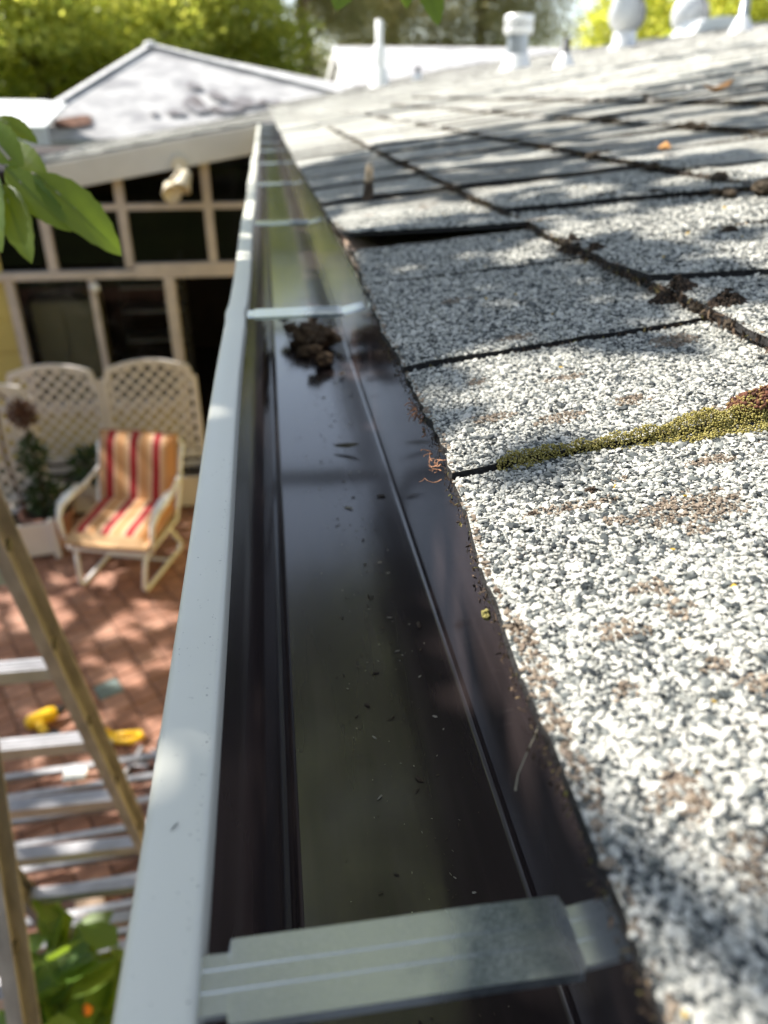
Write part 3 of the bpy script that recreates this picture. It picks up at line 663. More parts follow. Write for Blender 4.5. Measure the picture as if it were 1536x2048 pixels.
# moss cushion along the joint
def moss_pts(path, dens=1.0, h=1.0):
    P = []
    for (x0, y0, w0), (x1, y1, w1) in zip(path[:-1], path[1:]):
        L_ = math.hypot(x1 - x0, y1 - y0); n = int(L_ * (w0 + w1) / 2 / (.00075 ** 2) * 6.5 * dens)
        for _ in range(n):
            t_ = RNG.random(); u_ = RNG.uniform(-1, 1); x = x0 + (x1 - x0) * t_; wd = (w0 + (w1 - w0) * t_) * (1 + .3 * float(vnoise(x, 0, 170, 4)))
            y = y0 + (y1 - y0) * t_ + u_ * wd
            P.append((x, y + .0006, (math.sqrt(max(0, 1 - u_ * u_)) * wd * .55 + .0062 * max(0, min(1, (u_ + .6) * 1.3))) * h, u_))
    P = np.array(P); z, ok = tab_lookup(P[:, 0], P[:, 1])
    hgt = P[:, 2] * (1 + .25 * vnoise(P[:, 0], P[:, 1], 300, 2)); hgt[hgt < .0006] = .0006
    return np.stack([P[:, 0], P[:, 1], zp(P[:, 0]) + .0045 + hgt * RNG.random(len(P)) ** .35], 1)
mp_ = moss_pts([(.0895, .2905, .0012), (.0945, .2885, .0042), (.104, .2880, .0046), (.112, .2895, .0026), (.130, .2887, .0022), (.148, .2882, .0026), (.162, .2872, .0038), (.175, .2858, .0062), (.192, .2845, .0078), (.21, .285, .008)])
n_ = len(mp_); CMS = variants('bead', 8, M['moss'])
tag(scatter('moss', mp_, (RNG.uniform(.0005, .0010, n_)[:, None] * np.ones(3)), RNG.uniform(0, 6, (n_, 3)), RNG.random(n_) * .97, CMS, M['moss']), 'yellow green moss strip growing along the nearest shingle joint', 'moss')
# red brown moss tuft (short filaments) at the right end
n_ = 1500; a_ = RNG.uniform(0, 6.28, n_); r_ = np.sqrt(RNG.random(n_)); X = .208 + np.cos(a_) * r_ * .017; Y = .291 + np.sin(a_) * r_ * .008
Zt, ok = tab_lookup(X, Y); Zt = np.where(ok, Zt, zp(X) + .008); Z = np.maximum(Zt, zp(X) + .0105) + RNG.random(n_) * .009 * (1 - r_ * .6)
CRM = variants('bead', 8, M['redmoss'])
tag(scatter('red_moss', np.stack([X, Y, Z], 1), RNG.uniform(.0009, .0018, n_)[:, None] * np.array([1, 1, 1.3]), RNG.uniform(0, 6, (n_, 3)), RNG.random(n_), CRM, M['redmoss']), 'dark red brown moss tuft at the end of the green moss strip', 'moss')
# small dark moss dots
sp_ = [(.118, .256, .004, .0025), (.1045, .2465, .002, .0012), (.0668, .185, .0022, .0018), (.092, .249, .0018, .0012), (.0665, .205, .001, .0012), (.101, .209, .0012, .001), (.255, .615, .012, .006), (.252, .47, .016, .010), (.262, .425, .012, .009), (.25, .66, .010, .008), (.44, .62, .014, .008), (.36, .60, .008, .006), (.246, .64, .008, .008), (.34, .83, .012, .003), (.39, .80, .014, .004)]
PP = []
for (x, y, rx, ry) in sp_:
    n_ = int(max(30, rx * ry / 1e-6 * 6)); a_ = RNG.uniform(0, 6.28, n_); r_ = np.sqrt(RNG.random(n_)); X = x + np.cos(a_) * r_ * rx; Y = y + np.sin(a_) * r_ * ry
    Zt, ok = tab_lookup(X, Y); Zt = np.where(ok, Zt, zp(X) + .006); PP.append(np.stack([X, Y, Zt + RNG.random(n_) * min(rx, ry) * (1 - r_) * 1.1], 1))
PP = np.concatenate(PP); n_ = len(PP)
o = scatter('moss_dots', PP, RNG.uniform(.0008, .0016, n_)[:, None] * np.ones(3) * (1 + (PP[:, 1] > .4)[:, None] * .6), RNG.uniform(0, 6, (n_, 3)), RNG.random(n_) ** 1.5 * .6, variants('bead', 8, M['debris']), M['debris'], roof_root)
# debris packed along the course lines and joints
def zroof(X, Y):
    z, ok = tab_lookup(X, Y); return np.where(ok, z, zp(X) + .007)
PP = []; SS = []
for r, (ya, yb), wd in ((1, (.30, 3.4), .0035), (2, (.45, 4.0), .004), (3, (.7, 4.5), .005), (4, (.9, 5), .005)):
    xr = ROWX[r]; n_ = int((yb - ya) * 1250)
    Y = ya + (yb - ya) * RNG.random(n_) ** 1.3; X = xr - .002 - np.abs(RNG.normal(0, wd * .6, n_)) * (1 + 1.2 * np.clip(vnoise(Y, r, 9, 5), 0, 1)) + .003
    PP.append(np.stack([X, Y, zp(X) + .0065 + RNG.random(n_) * .006], 1)); SS.append(RNG.uniform(.0012, .0038, n_) * (1 + Y * .25))
for (r, k) in ((1, 2), (1, 3), (1, 4), (2, 1), (2, 2), (2, 3), (1, 5), (2, 4), (0, 2), (0, 4)):
    (ya, ka) = CUTS[r][k]; n_ = 500 if r else 130; X = ROWX[r] + RNG.random(n_) * (ROWX[r + 1] - ROWX[r]); Y = ya + ka * (X - ROWX[r]) + RNG.normal(0, .0015 if r else .0006, n_)
    PP.append(np.stack([X, Y, zp(X) + .004 + RNG.random(n_) * (.005 if r else .002)], 1)); SS.append(RNG.uniform(.0015, .0035, n_))
# ragged eave edge crumbs
n_ = 2600; Y = .05 + RNG.random(n_) ** 1.4 * 1.2; X = xedge(Y) + RNG.normal(-.0002, .0007, n_); Zt = zp(X) + .006 - RNG.random(n_) * .010
PP.append(np.stack([X, Y, Zt], 1)); SS.append(RNG.uniform(.0006, .0019, n_))
PP = np.concatenate(PP); SS = np.concatenate(SS); n_ = len(PP)
o = scatter('plant_debris', PP, SS[:, None] * np.stack([RNG.uniform(.7, 1.6, n_), RNG.uniform(.5, 1, n_), RNG.uniform(.4, .9, n_)], 1), RNG.uniform(0, 6, (n_, 3)), RNG.random(n_) ** 1.6, variants('flake', 8, M['debris']), M['debris'], roof_root)
# larger clods
def clod(x, y, r, nm='debris_clod'):
    r *= .75
    q = MB()
    for i in range(5): q.blob((RNG.normal(0, r * .6), RNG.normal(0, r * .45), RNG.uniform(0, r * .5)), r * RNG.uniform(.4, .75), (1.2, 1, .7), 2, .6, 3, i + x * 50)
    return q.build(nm, M['dirt'], roof_root, loc=(x, y, zp(x) + .008))
for (x, y, r) in ((.250, .985, .009), (.252, .655, .009), (.247, 1.60, .010), (.246, 1.86, .011), (.468, 1.16, .016), (.462, .96, .012), (.462, .81, .014), (.46, .72, .018), (.43, .74, .012), (.36, .83, .011), (.664, 1.25, .02), (.66, 1.6, .018), (.88, 1.9, .02), (.255, .40, .006), (.2535, .437, .007)): clod(x, y, r)

# twig standing on the shingles
tw = MB(); tw.tube([(0, 0, -.004), (.001, .0, .010), (.0, .001, .020), (.001, 0, .026)], [.0085, .0075, .0066, .0062], 9)
for i in range(9):
    a_ = i * .7; q = .0045; tw.tube([(q * math.cos(a_), q * math.sin(a_), .022), (q * math.cos(a_) * 1.2, q * math.sin(a_) * 1.1, .033 + .016 * RNG.random())], [.002, .0005], 5)
t_ = tw.build('rotten_twig', None, mats=[M['twig']], loc=(.140, 1.18, zp(.14) + .010)); t_.rotation_euler = (R(4), R(5), 0)
t_.data.materials.clear(); t_.data.materials.append(M['twig']); t_.data.materials.append(M['twiglit'])
for p in t_.data.polygons:
    if p.center.z > .027: p.material_index = 1
tag(t_, 'short broken twig stub standing upright on the lower shingles', 'twig')
# fallen brown leaf farther up the roof
def leafmb(L_, W_, curl=.2, n=6):
    q = MB(); vs = []
    for i in range(n + 1):
        t_ = i / n; wd = W_ * math.sin(math.pi * t_) ** .8 * .5; z = curl * L_ * (t_ - .5) ** 2 * 2
        vs += [(t_ * L_, -wd, z + wd * .3), (t_ * L_, 0, z), (t_ * L_, wd, z + wd * .3)]
    q.add(vs, [(i * 3 + j, i * 3 + j + 1, (i + 1) * 3 + j + 1, (i + 1) * 3 + j) for i in range(n) for j in (0, 1)]); return q
M['orangeleaf'] = mat('fallen orange brown leaf', (.42, .21, .07), .7, var=.25, vscale=60)
for (x, y, L_, rz, lb) in ((.90, 1.70, .075, 10, 'curled orange brown dead leaf on the shaded upper shingles'), (.50, 1.02, .03, 60, 'small brown dead leaf caught on the second course line'), (1.08, 1.55, .06, -20, 'small tan dead leaf at the right edge on the upper shingles')):
    tag(leafmb(L_, L_ * .55, .5).build('dead_leaf', M['orangeleaf'], smooth=True, loc=(x, y, zp(x) + .016), solid=.0006), lb, 'leaf').rotation_euler = (0, -SL, R(rz))
# dry curled bits hanging at the eave
def curl(mb, p, n, L_, r):
    p = Vector(p); d = Vector((RNG.normal() - .8, RNG.normal() * .7, RNG.normal() * .5)).normalized(); pts = [p.copy()]
    for i in range(n):
        d = (d + Vector(RNG.normal(size=3)) * .55).normalized(); p = p + d * L_ / n; pts.append(p.copy())
    mb.tube(pts, [r * (1 - .6 * i / n) for i in range(n + 1)], 5, flat=.45)
q = MB()
for i in range(9): curl(q, (.0705 - RNG.random() * .003, .318 + RNG.normal() * .003, .019 + RNG.normal() * .002), 7, .007, .00038)
for i in range(5): curl(q, (.0705, .338 + RNG.normal() * .004, .018), 5, .006, .0006)
curl(q, (.070, .312, .0165), 7, .014, .0005)
tag(q.build('dry_bracts', M['drybrown']), 'dry orange brown curled flower bits hanging at the shingle edge', 'plant debris')
q = MB()
for i in range(16): curl(q, (.0735, .395 + RNG.normal() * .012, .018 + RNG.normal() * .002), 5, .007, .0008)
tag(q.build('dry_bracts', M['drybrown']), 'rusty brown debris caught under the second shingle edge', 'plant debris')
q = MB(); q.tube([(.0672, .1575, .016), (.0650, .155, .012), (.0620, .1530, .006), (.0600, .1520, .0), (.0590, .150, -.004)], [.00028, .00025, .00022, .0002, .00035], 5)
tag(q.build('grass_stem', M['straw']), 'thin dry stem dangling from the shingle edge into the gutter', 'stem')
q = MB(); q.blob((.0638, .207, .0165), .0016, (1, 1.2, 1.2), 2, .6, 4, 2); tag(q.build('moss_tuft', mat('olive moss', (.26, .23, .07), .9, bump=.5, bscale=900)), 'tiny olive moss tuft clinging to the outer shingle edge', 'moss')

# leaf clump in gutter
M['clump'] = mat('soggy leaf mould', (.15, .095, .05), .9, var=.5, vscale=160, bump=.8, bscale=300)
q = MB(); q.blob((0, 0, .010), .027, (1.05, 1.4, .55), 4, .7, 2.6, 3)
for i in range(18): q.blob((RNG.normal(0, .02), RNG.normal(0, .035), RNG.uniform(0, .024)), RNG.uniform(.006, .014), (1, 1.3, .7), 2, .7, 3, i)
for i in range(70):
    a_ = RNG.uniform(0, 6.28); curl(q, (math.cos(a_) * .028, math.sin(a_) * .046, RNG.uniform(.002, .02)), 5, RNG.uniform(.010, .026), .0012)
tag(q.build('leaf_clump', M['clump'], loc=(.038, .90, -.087)), 'dark brown soggy leaf clump lying in the gutter', 'leaf litter').scale = (.85, .8, .8)
q = leafmb(.022, .006, .15); o = tag(q.build('dead_leaf', mat('olive dead leaf', (.10, .085, .045), .8, var=.3, vscale=100), smooth=True, loc=(.040, .592, -.0865), solid=.0008), 'narrow olive dead leaf lying on the gutter floor', 'leaf'); o.rotation_euler = (R(10), R(-8), R(-20))
q = leafmb(.012, .004, .1); o = tag(q.build('dead_leaf', M['dirt'], smooth=True, loc=(.060, .775, -.0865), solid=.0008), 'small dark leaf fragment below the soggy clump', 'leaf'); o.rotation_euler = (0, 0, R(60))
# seeds and grit on the trough floor
n_ = 900; X = np.clip(RNG.normal(.042, .013, n_), -.002, .077); Y = .06 + RNG.random(n_) ** 1.0 * 1.1
big = [(.045, .373), (.038, .306), (.031, .283), (.048, .234), (.046, .228), (.038, .17), (.041, .365), (.052, .352), (.045, .345), (.06, .30), (.045, .41), (.047, .44), (.05, .47)]
X = np.concatenate([X, [a for a, c in big]]); Y = np.concatenate([Y, [c for a, c in big]]); n2 = len(X)
S_ = RNG.lognormal(0, .6, n2) * .0009 * (1 + np.clip(Y - .4, 0, 1)); S_[-len(big):] = [.0032, .0036, .0034, .0042, .003, .0022, .002, .003, .0018, .002, .0028, .003, .002]
SC = S_[:, None] * np.stack([np.ones(n2), RNG.uniform(.4, 1, n2), RNG.uniform(.3, .7, n2)], 1)
TN = np.where(RNG.random(n2) < .3, 1.0, .35)
grit = tone_mat('gutter grit', [(0, (.02, .015, .012)), (.6, (.11, .08, .05)), (1, (.50, .46, .36))], .7)
tag(scatter('gutter_grit', np.stack([X, Y, np.full(n2, -.0888)], 1), SC, np.stack([np.zeros(n2), np.zeros(n2), RNG.uniform(0, 6, n2)], 1), TN, variants('flake', 8, grit), grit), 'specks of seed and grit on the gutter floor', 'grit')
# dirt specks on the white lip
n_ = 150; Y = .1 + RNG.random(n_) * .3; X = np.where(RNG.random(n_) < .6, RNG.normal(-.030, .0008, n_), RNG.uniform(-.043, -.031, n_))
tag(scatter('lip_specks', np.stack([X, Y, np.full(n_, .0004)], 1), RNG.lognormal(0, .35, n_)[:, None] * .0003 * np.ones(3), np.zeros((n_, 3)), np.zeros(n_), variants('flake', 8, grit), grit), 'tiny dark dirt specks on the white gutter lip', 'dirt')
q = MB(); q.tube([(-.0368, .1455, .0006), (-.0360, .1468, .0007), (-.0352, .1482, .0006)], [.0001, .00022, .0001], 4); tag(q.build('scratch_bit', M['black']), 'tiny dark sliver stuck on the white gutter lip', 'dirt')

# ================================================================== ladders
lad = empty('stepladder', (-.65, 1.06, -2.5), 'weathered folding stepladder with round holes in its rails, standing left of the gutter', 'ladder')
LI = Matrix.Translation((.65, -1.06, 2.5))
def rail(mb, P0, P1, w=.066, t=.024, holes=0):
    P0, P1 = Vector(P0), Vector(P1); d = (P1 - P0); L_ = d.length; d.normalize(); xa = Vector((1, 0, 0)); n = d.cross(xa).normalized()
    T = Matrix((( xa.x, n.x, d.x, P0.x), (xa.y, n.y, d.y, P0.y), (xa.z, n.z, d.z, P0.z), (0, 0, 0, 1)))
    mb.m = 0; mb.box(-t / 2, -t / 2 + .003, -w / 2, w / 2, 0, L_, T)
    mb.box(-t / 2 + .003, t / 2, -w / 2, -w / 2 + .004, 0, L_, T); mb.box(-t / 2 + .003, t / 2, w / 2 - .004, w / 2, 0, L_, T)
    mb.m = 1; h = .28
    for k in range(int(L_ / h)): mb.lathe([(0, 0), (.011, 0), (.011, .004), (0, .004)], T @ Vector((t / 2 - .010, 0, .17 + k * h)), 12, Matrix.Rotation(R(90), 3, 'Y'))
AP = (1.06, -.27)
far_legs = [((-.457, 1.778, -2.5), (-.457, AP[0] + .02, AP[1])), ((-.845, 1.778, -2.5), (-.845, AP[0] + .02, AP[1]))]
near_legs = [((-.475, .337, -2.5), (-.475, AP[0] - .02, AP[1])), ((-.85, .337, -2.5), (-.85, AP[0] - .02, AP[1]))]
for P0, P1 in far_legs + near_legs:
    b = MB(); rail(b, P0, P1); hp_ = b.build('rail', None, lad, mats=[M['ladder'], M['black']]); hp_.matrix_parent_inverse = LI
    b = MB(); b.box(P0[0] - .03, P0[0] + .03, P0[1] - .045, P0[1] + .045, -2.5, -2.46); q = b.build('foot', M['black'], lad, bevel=.005); q.matrix_parent_inverse = LI
for legs in (far_legs, near_legs):
    P0, P1 = Vector(legs[0][0]), Vector(legs[0][1]); Q0 = Vector(legs[1][0]); Q1 = Vector(legs[1][1])
    for k in range(8):
        t_ = (.29 + .28 * k) / 2.25 - .11; p = P0.lerp(P1, t_); q_ = Q0.lerp(Q1, t_)
        if t_ < 0 or t_ > .98: continue
        b = MB(); b.box(q_.x + .012, p.x - .012, p.y - .018, p.y + .018, p.z - .004, p.z + .003); b.box(q_.x + .012, p.x - .012, p.y - .018, p.y - .014, p.z - .026, p.z - .004); b.box(q_.x + .012, p.x - .012, p.y + .014, p.y + .018, p.z - .022, p.z - .004)
        for rr in (-.010, 0, .010): b.box(q_.x + .014, p.x - .014, p.y + rr - .002, p.y + rr + .002, p.z + .003, p.z + .005)
        o = b.build('rung', M['alu'], lad); o.matrix_parent_inverse = LI
b = MB(); b.box(-.86, -.44, AP[0] - .05, AP[0] + .05, AP[1] - .01, AP[1] + .012); o = b.build('hinge_cap', M['alu'], lad, bevel=.004); o.matrix_parent_inverse = LI
lad2 = empty('extension_ladder', (-1.0, 2.3, -2.5), 'aluminium ladder lying flat on the terracotta patio behind the stepladder', 'ladder', rz=R(4))
for x in (-.36, .37): b = MB(); b.box(x - .012, x + .012, -.55, .42, 0, .07); b.build('rail', M['ladder'] if x < 0 else M['alu'], lad2, bevel=.003)
for y in (-.50, -.40, -.29, -.17, -.05, .08, .21, .33): b = MB(); b.box(-.348, .358, y - .015, y + .015, .05, .056); b.box(-.348, .358, y - .015, y - .012, .03, .05); b.build('rung', M['alu'], lad2)
b = MB(); b.box(-.07, .03, -.03, .03, 0, .012); b.v = [(x, y, z + .004 * math.sin(x * 40)) for x, y, z in b.v]
tag(b.build('white_packet', M['white'], loc=(-.98, 2.56, -2.43), bevel=.004), 'white packet lying across the flat aluminium ladder', 'packet')
# raw wood offcut leaning by the ladder
b = MB(); b.box(-.05, .05, -.09, .09, 0, .05); o = b.build('wood_block', M['wood'], loc=(-.83, 1.95, -2.497), bevel=.004); o.rotation_euler = (0, 0, R(25)); tag(o, 'small brown wood block on the patio beside the ladder feet', 'wood block')

# ================================================================== tools on patio
t = empty('yellow_drill', (-1.23, 2.98, -2.492), 'yellow and black power drill lying on the patio tiles', 'drill', rz=R(30))
b = MB(); b.tube([(-.09, 0, .04), (-.07, 0, .04), (.03, 0, .04), (.055, 0, .04)], [.02, .036, .036, .026], 14); b.build('body', M['toolyellow'], t, smooth=False, bevel=.002)
b = MB(); b.tube([(.055, 0, .04), (.08, 0, .04), (.10, 0, .04)], [.022, .02, .010], 12); b.tube([(.1, 0, .04), (.15, 0, .04)], .004, 8); b.build('chuck', M['black'], t)
b = MB(); b.box(-.055, -.015, -.14, -.02, .018, .058); b.build('handle', M['toolyellow'], t, bevel=.008)
b = MB(); b.box(-.085, .02, -.20, -.14, .008, .07); b.build('battery', M['black'], t, bevel=.006)
t = empty('tin_snips', (-.90, 2.84, -2.492), 'yellow handled tin snips with grey metal jaws on the patio', 'snips', rz=R(-18))
def loop(pts, r): q = MB(); q.tube(pts + [pts[0]], r, 8); return q
b = loop([(0, .0, .02), (-.09, .03, .022), (-.16, .045, .022), (-.18, .03, .022), (-.16, .018, .022), (-.09, .005, .022)], .014); b.build('handle', M['toolyellow'], t, smooth=True)
b = loop([(0, -.01, .02), (.07, .01, .022), (.13, .03, .022), (.15, .01, .022), (.12, -.03, .022), (.05, -.04, .022)], .015); b.build('handle', M['toolyellow'], t, smooth=True)
b = MB(); b.prism([(-.02, -.01, .012), (.02, -.01, .012), (.035, -.08, .012), (.02, -.13, .012), (.0, -.08, .012)], (0, 0, .008)); b.build('blade', M['alu'], t, bevel=.002)
t = empty('clamp', (-.80, 2.60, -2.492), 'grey metal bar clamp on the patio beside the snips', 'clamp', rz=R(70))
b = MB(); b.box(-.15, .15, -.008, .008, 0, .02); b.build('bar', M['alu'], t, bevel=.002)
for x in (-.14, .04): b = MB(); b.box(x - .012, x + .012, -.09, .012, .002, .03); b.build('jaw', M['alu'], t, bevel=.003)
b = MB(); b.tube([(.04, -.07, .016), (.14, -.07, .016)], .006, 8); b.tube([(.14, -.09, .016), (.14, -.05, .016)], .006, 8); b.build('screw', M['alu'], t)

# ================================================================== armchair
ch = empty('patio_chair', (-1.02, 4.38, -2.5), 'white metal patio armchair with red and gold striped cushions', 'armchair', rz=R(-17)); ch.scale = (.88, .86, .80)
def stripes(name):
    m = bpy.data.materials.new(name); m.use_nodes = True; n = m.node_tree; b_ = n.nodes['Principled BSDF']; L = n.links.new
    tc = n.nodes.new('ShaderNodeTexCoord'); sx = n.nodes.new('ShaderNodeSeparateXYZ'); L(tc.outputs['Object'], sx.inputs[0])
    mr = n.nodes.new('ShaderNodeMapRange'); mr.inputs[1].default_value = -.29; mr.inputs[2].default_value = .29; L(sx.outputs[0], mr.inputs[0])
    gold, lgold, cream, red = (.54, .25, .095), (.60, .37, .20), (.70, .52, .38), (.33, .010, .016)
    seq = [(0, gold), (.10, lgold), (.135, red), (.215, red), (.235, cream), (.25, lgold), (.30, gold), (.40, lgold), (.43, cream), (.445, red), (.525, red), (.545, cream), (.56, lgold), (.61, gold), (.70, lgold), (.725, cream), (.74, red), (.82, red), (.84, cream), (.855, lgold), (.92, gold)]
    r = ramp(n, seq[:21]); L(mr.outputs[0], r.inputs[0]); L(r.outputs[0], b_.inputs['Base Color']); b_.inputs['Roughness'].default_value = .85
    return m
M['stripe'] = stripes('red and gold striped fabric')
M['goldfab'] = mat('beige gold fabric', (.58, .36, .19), .85, var=.08, vscale=6)
def cushion(x, y, z, tuft=True):
    q = MB(); nx, ny = 12, 10
    for s in (1, -1):
        o0 = len(q.v); vs = []
        for i in range(nx + 1):
            for j in range(ny + 1):
                u = i / nx * 2 - 1; v = j / ny * 2 - 1; e = (1 - u ** 6) * (1 - v ** 6)
                vs.append((u * x * (1 - .03 * v * v), v * y * (1 - .03 * u * u), s * z * (.35 + .65 * e ** .4) * (1 if e > 0 else .35) * (1 - .10 * math.exp(-(v * 6) ** 2))))
        fs = [(i * (ny + 1) + j, (i + 1) * (ny + 1) + j, (i + 1) * (ny + 1) + j + 1, i * (ny + 1) + j + 1)[::s] for i in range(nx) for j in range(ny)]
        q.add(vs, fs)
    q.mi = [0] * (nx * ny) + [1] * (nx * ny)
    for i in range(nx):
        q.mi[i * ny] = 1
    W = ny + 1; N = (nx + 1) * W
    ring = [j for j in range(W)] + [i * W + ny for i in range(1, nx + 1)] + [nx * W + j for j in range(ny - 1, -1, -1)] + [i * W for i in range(nx - 1, 0, -1)]
    q.add([], []); q.f += [(ring[i], ring[i] + N, ring[(i + 1) % len(ring)] + N, ring[(i + 1) % len(ring)]) for i in range(len(ring))]; q.mi += [1] * len(ring)
    return q
o = cushion(.305, .31, .09).build('seat_cushion', None, ch, smooth=True, sub=1, mats=[M['stripe'], M['goldfab']]); o.location = (0, -.04, .42); o.rotation_euler = (R(4), 0, 0)
o = cushion(.30, .315, .07).build('back_cushion', None, ch, smooth=True, sub=1, mats=[M['stripe'], M['goldfab']]); o.location = (0, .31, .70); o.rotation_euler = (R(72), 0, 0)
for s in (-1, 1):
    b = MB(); b.tube([(s * .32, .40, .90), (s * .31, .36, .80), (s * .31, .28, .60), (s * .30, .18, .36), (s * .29, -.30, .34)], .016); b.build('side_frame', M['whitemetal'], ch, smooth=True)
    b = MB(); b.tube([(s * .315, .33, .70), (s * .335, .10, .645), (s * .345, -.12, .635), (s * .345, -.22, .615), (s * .335, -.27, .56), (s * .31, -.28, .34)], [.015, .017, .022, .024, .018, .014], 10); b.build('armrest', M['whitemetal'], ch, smooth=True)
    b = MB(); b.tube([(s * .345, -.20, .642), (s * .345, -.08, .657), (s * .338, .06, .662)], [.034, .042, .034], 12, flat=.55); b.build('arm_pad', M['whitemetal'], ch, smooth=True)
    b = MB(); b.tube([(s * .26, -.26, .34), (s * .245, -.30, .2), (s * .235, -.33, .05), (s * .235, -.30, .016), (s * .235, -.24, .016), (s * .245, .28, .016), (s * .25, .30, .06), (s * .25, .12, .33)], .017); b.build('leg', M['whitemetal'], ch, smooth=True)
b = MB(); b.tube([(-.29, -.30, .34), (.29, -.30, .34)], .017); b.tube([(-.30, .20, .35), (.30, .20, .35)], .015); b.box(-.28, .28, -.3, .2, .335, .345); b.build('seat_frame', M['whitemetal'], ch)
b = MB(); b.tube([(-.32, .40, .90), (-.29, .42, .94), (.29, .42, .94), (.32, .40, .90)], .016); b.build('top_rail', M['whitemetal'], ch, smooth=True)
b = MB(); b.tube([(-.24, .1, .02), (.24, .1, .02)], .012); b.build('stretcher', M['whitemetal'], ch)

# ================================================================== trellis planters
def arch(x, w):   # outline height factor for the fan arch (x in -w..w), metres above the shoulder
    a = abs(x) / w
    if a > .86: return 0.0
    return .075 + .055 * math.cos(a / .86 * math.pi / 2)
def planter(loc, rz, w, H, label, boxh=.26):
    t = empty('trellis_planter', loc, label, 'planter', 'white vinyl trellis planters along the patio wall', rz)
    d = .30
    for (x0, x1, y0, y1) in ((-w, w, -d, -d + .02), (-w, w, -.02, 0), (-w, -w + .02, -d + .021, -.021), (w - .02, w, -d + .021, -.021)):
        q = MB(); q.box(x0, x1, y0, y1, .03, boxh); q.build('box_panel', M['lattice'], t, bevel=.003)
    q = MB(); q.box(-w + .021, w - .021, -d + .021, -.021, boxh - .07, boxh - .04); q.build('soil', M['soil'], t)
    for x in (-w, w):
        for y in (-d, 0): q = MB(); q.box(x - .02, x + .02, y - .02, y + .02, 0, boxh + .02); q.build('corner_post', M['lattice'], t, bevel=.004)
    fw = .04; S = H - .13
    for s in (-1, 1): q = MB(); q.box(s * w - (fw if s > 0 else 0), s * w + (0 if s > 0 else fw), .021, .050, 0, S); q.build('stile', M['lattice'], t, bevel=.004)
    q = MB(); q.box(-w + fw, w - fw, .022, .049, boxh + .02, boxh + .06); q.build('rail', M['lattice'], t, bevel=.004)
    # arched top rail with stepped shoulders
    q = MB(); n = 28; up = []; lo = []
    for i in range(n + 1):
        x = -w + 2 * w * i / n; up.append((x, S + arch(x, w))); lo.append((x * (1 - fw / w * .9), S + arch(x, w) - fw))
    vs = [(x, y, z) for y in (.020, .051) for x, z in up + lo]; K = 2 * (n + 1)
    fs = []
    for i in range(n):
        a, c, e, g = i, i + 1, n + 1 + i + 1, n + 1 + i
        fs += [(a, c, e, g)[::-1], (a + K, c + K, e + K, g + K), (a, c, c + K, a + K)[::-1], (g, e, e + K, g + K)]
    q.add(vs, fs); q.build('arched_rail', M['lattice'], t)
    def inside(x, z): return abs(x) < w - fw * .7 and boxh + .05 < z < S + arch(x, w) - fw * .6
    p = .074
    for s in (1, -1):
        k = -30
        while k < 60:
            c = k * p * 1.25; seg = []
            for i in range(240):
                x = -w + 2 * w * i / 239; z = s * x + c
                if inside(x, z): seg.append((x, z))
            if len(seg) > 6:
                (xa, za), (xb, zb) = seg[0], seg[-1]; yy = .030 if s > 0 else .0365; L_ = math.hypot(xb - xa, zb - za)
                T = Matrix.Translation(((xa + xb) / 2, yy, (za + zb) / 2)) @ Matrix.Rotation(-s * R(45), 4, 'Y')
                q = MB(); q.box(-L_ / 2, L_ / 2, 0, .006, -.0125, .0125, T); q.build('slat', M['lattice'], t)
            k += 1
    return t
planter((-.935, 5.42, -2.5), R(0), .335, 1.04, 'white arched trellis planter directly behind the striped armchair')
planter((-1.60, 5.42, -2.5), R(0), .325, 1.03, 'white arched trellis planter left of the one behind the armchair')
planter((-1.93, 4.80, -2.5), R(10), .36, 1.12, 'white arched trellis planter at the left edge, nearest the tall ladder rail')

# plants
def leafball(name, c, r, n, size, m, parent=None, sc=(1, 1, 1), **k):
    d = RNG.normal(size=(n, 3)); d /= np.linalg.norm(d, axis=1)[:, None]; rr = r * RNG.random(n) ** .4
    P = np.array(c) + d * rr[:, None] * np.array(sc); return leaves_mesh(name, P, size * RNG.uniform(.6, 1.2, n), m, parent, dirs=d, **k)
def pot(t, r, h, m='terrapot'):
    b = MB(); b.lathe([(0, 0), (r * .68, 0), (r * .95, h * .8), (r * 1.06, h * .8), (r * 1.08, h), (r * .95, h), (r * .9, h * .85), (0, h * .85)], (0, 0, 0), 22); b.build('pot', M[m], t, smooth=False)
    b = MB(); b.lathe([(0, h * .88), (r * .93, h * .88)], (0, 0, 0), 18); b.build('soil', M['soil'], t)
t = empty('potted_topiary', (-1.60, 4.76, -2.5), 'dried brown ball topiary above dark leaves in a clay pot', 'potted plant')
pot(t, .16, .26)
b = MB(); b.tube([(0, 0, .2), (.01, 0, .5), (-.01, .01, .8), (0, 0, 1.05)], [.014, .012, .01, .006]); b.build('stem', M['rust'], t)
leafball('dry_crown', (-.01, 0, .93), .075, 420, .035, leaf_mat('dry brown leaf', (.09, .045, .03), (.18, .10, .07), .2), t)
leafball('foliage', (0, 0, .64), .085, 260, .05, M['dimleaf'], t, sc=(1, 1, 1.6)); leafball('foliage', (.04, 0, .34), .13, 260, .06, M['dimleaf'], t)
for (x, y, r, lb, n) in ((-1.36, 5.20, .13, 'bushy dark green plant in the trough behind the armchair', 240), (-1.78, 5.0, .12, 'low dark green plant behind the clay pot', 200)):
    t = empty('potted_plant', (x, y, -2.5), lb, 'potted plant'); pot(t, .11, .2, 'lattice')
    leafball('foliage', (0, 0, .36), r, n, .07, M['dimleaf'], t, sc=(1.2, 1, .8))
t = empty('rusty_pole', (-1.70, 4.62, -2.5), 'thin bent rusty iron plant hook beside the clay pot', 'plant hook')
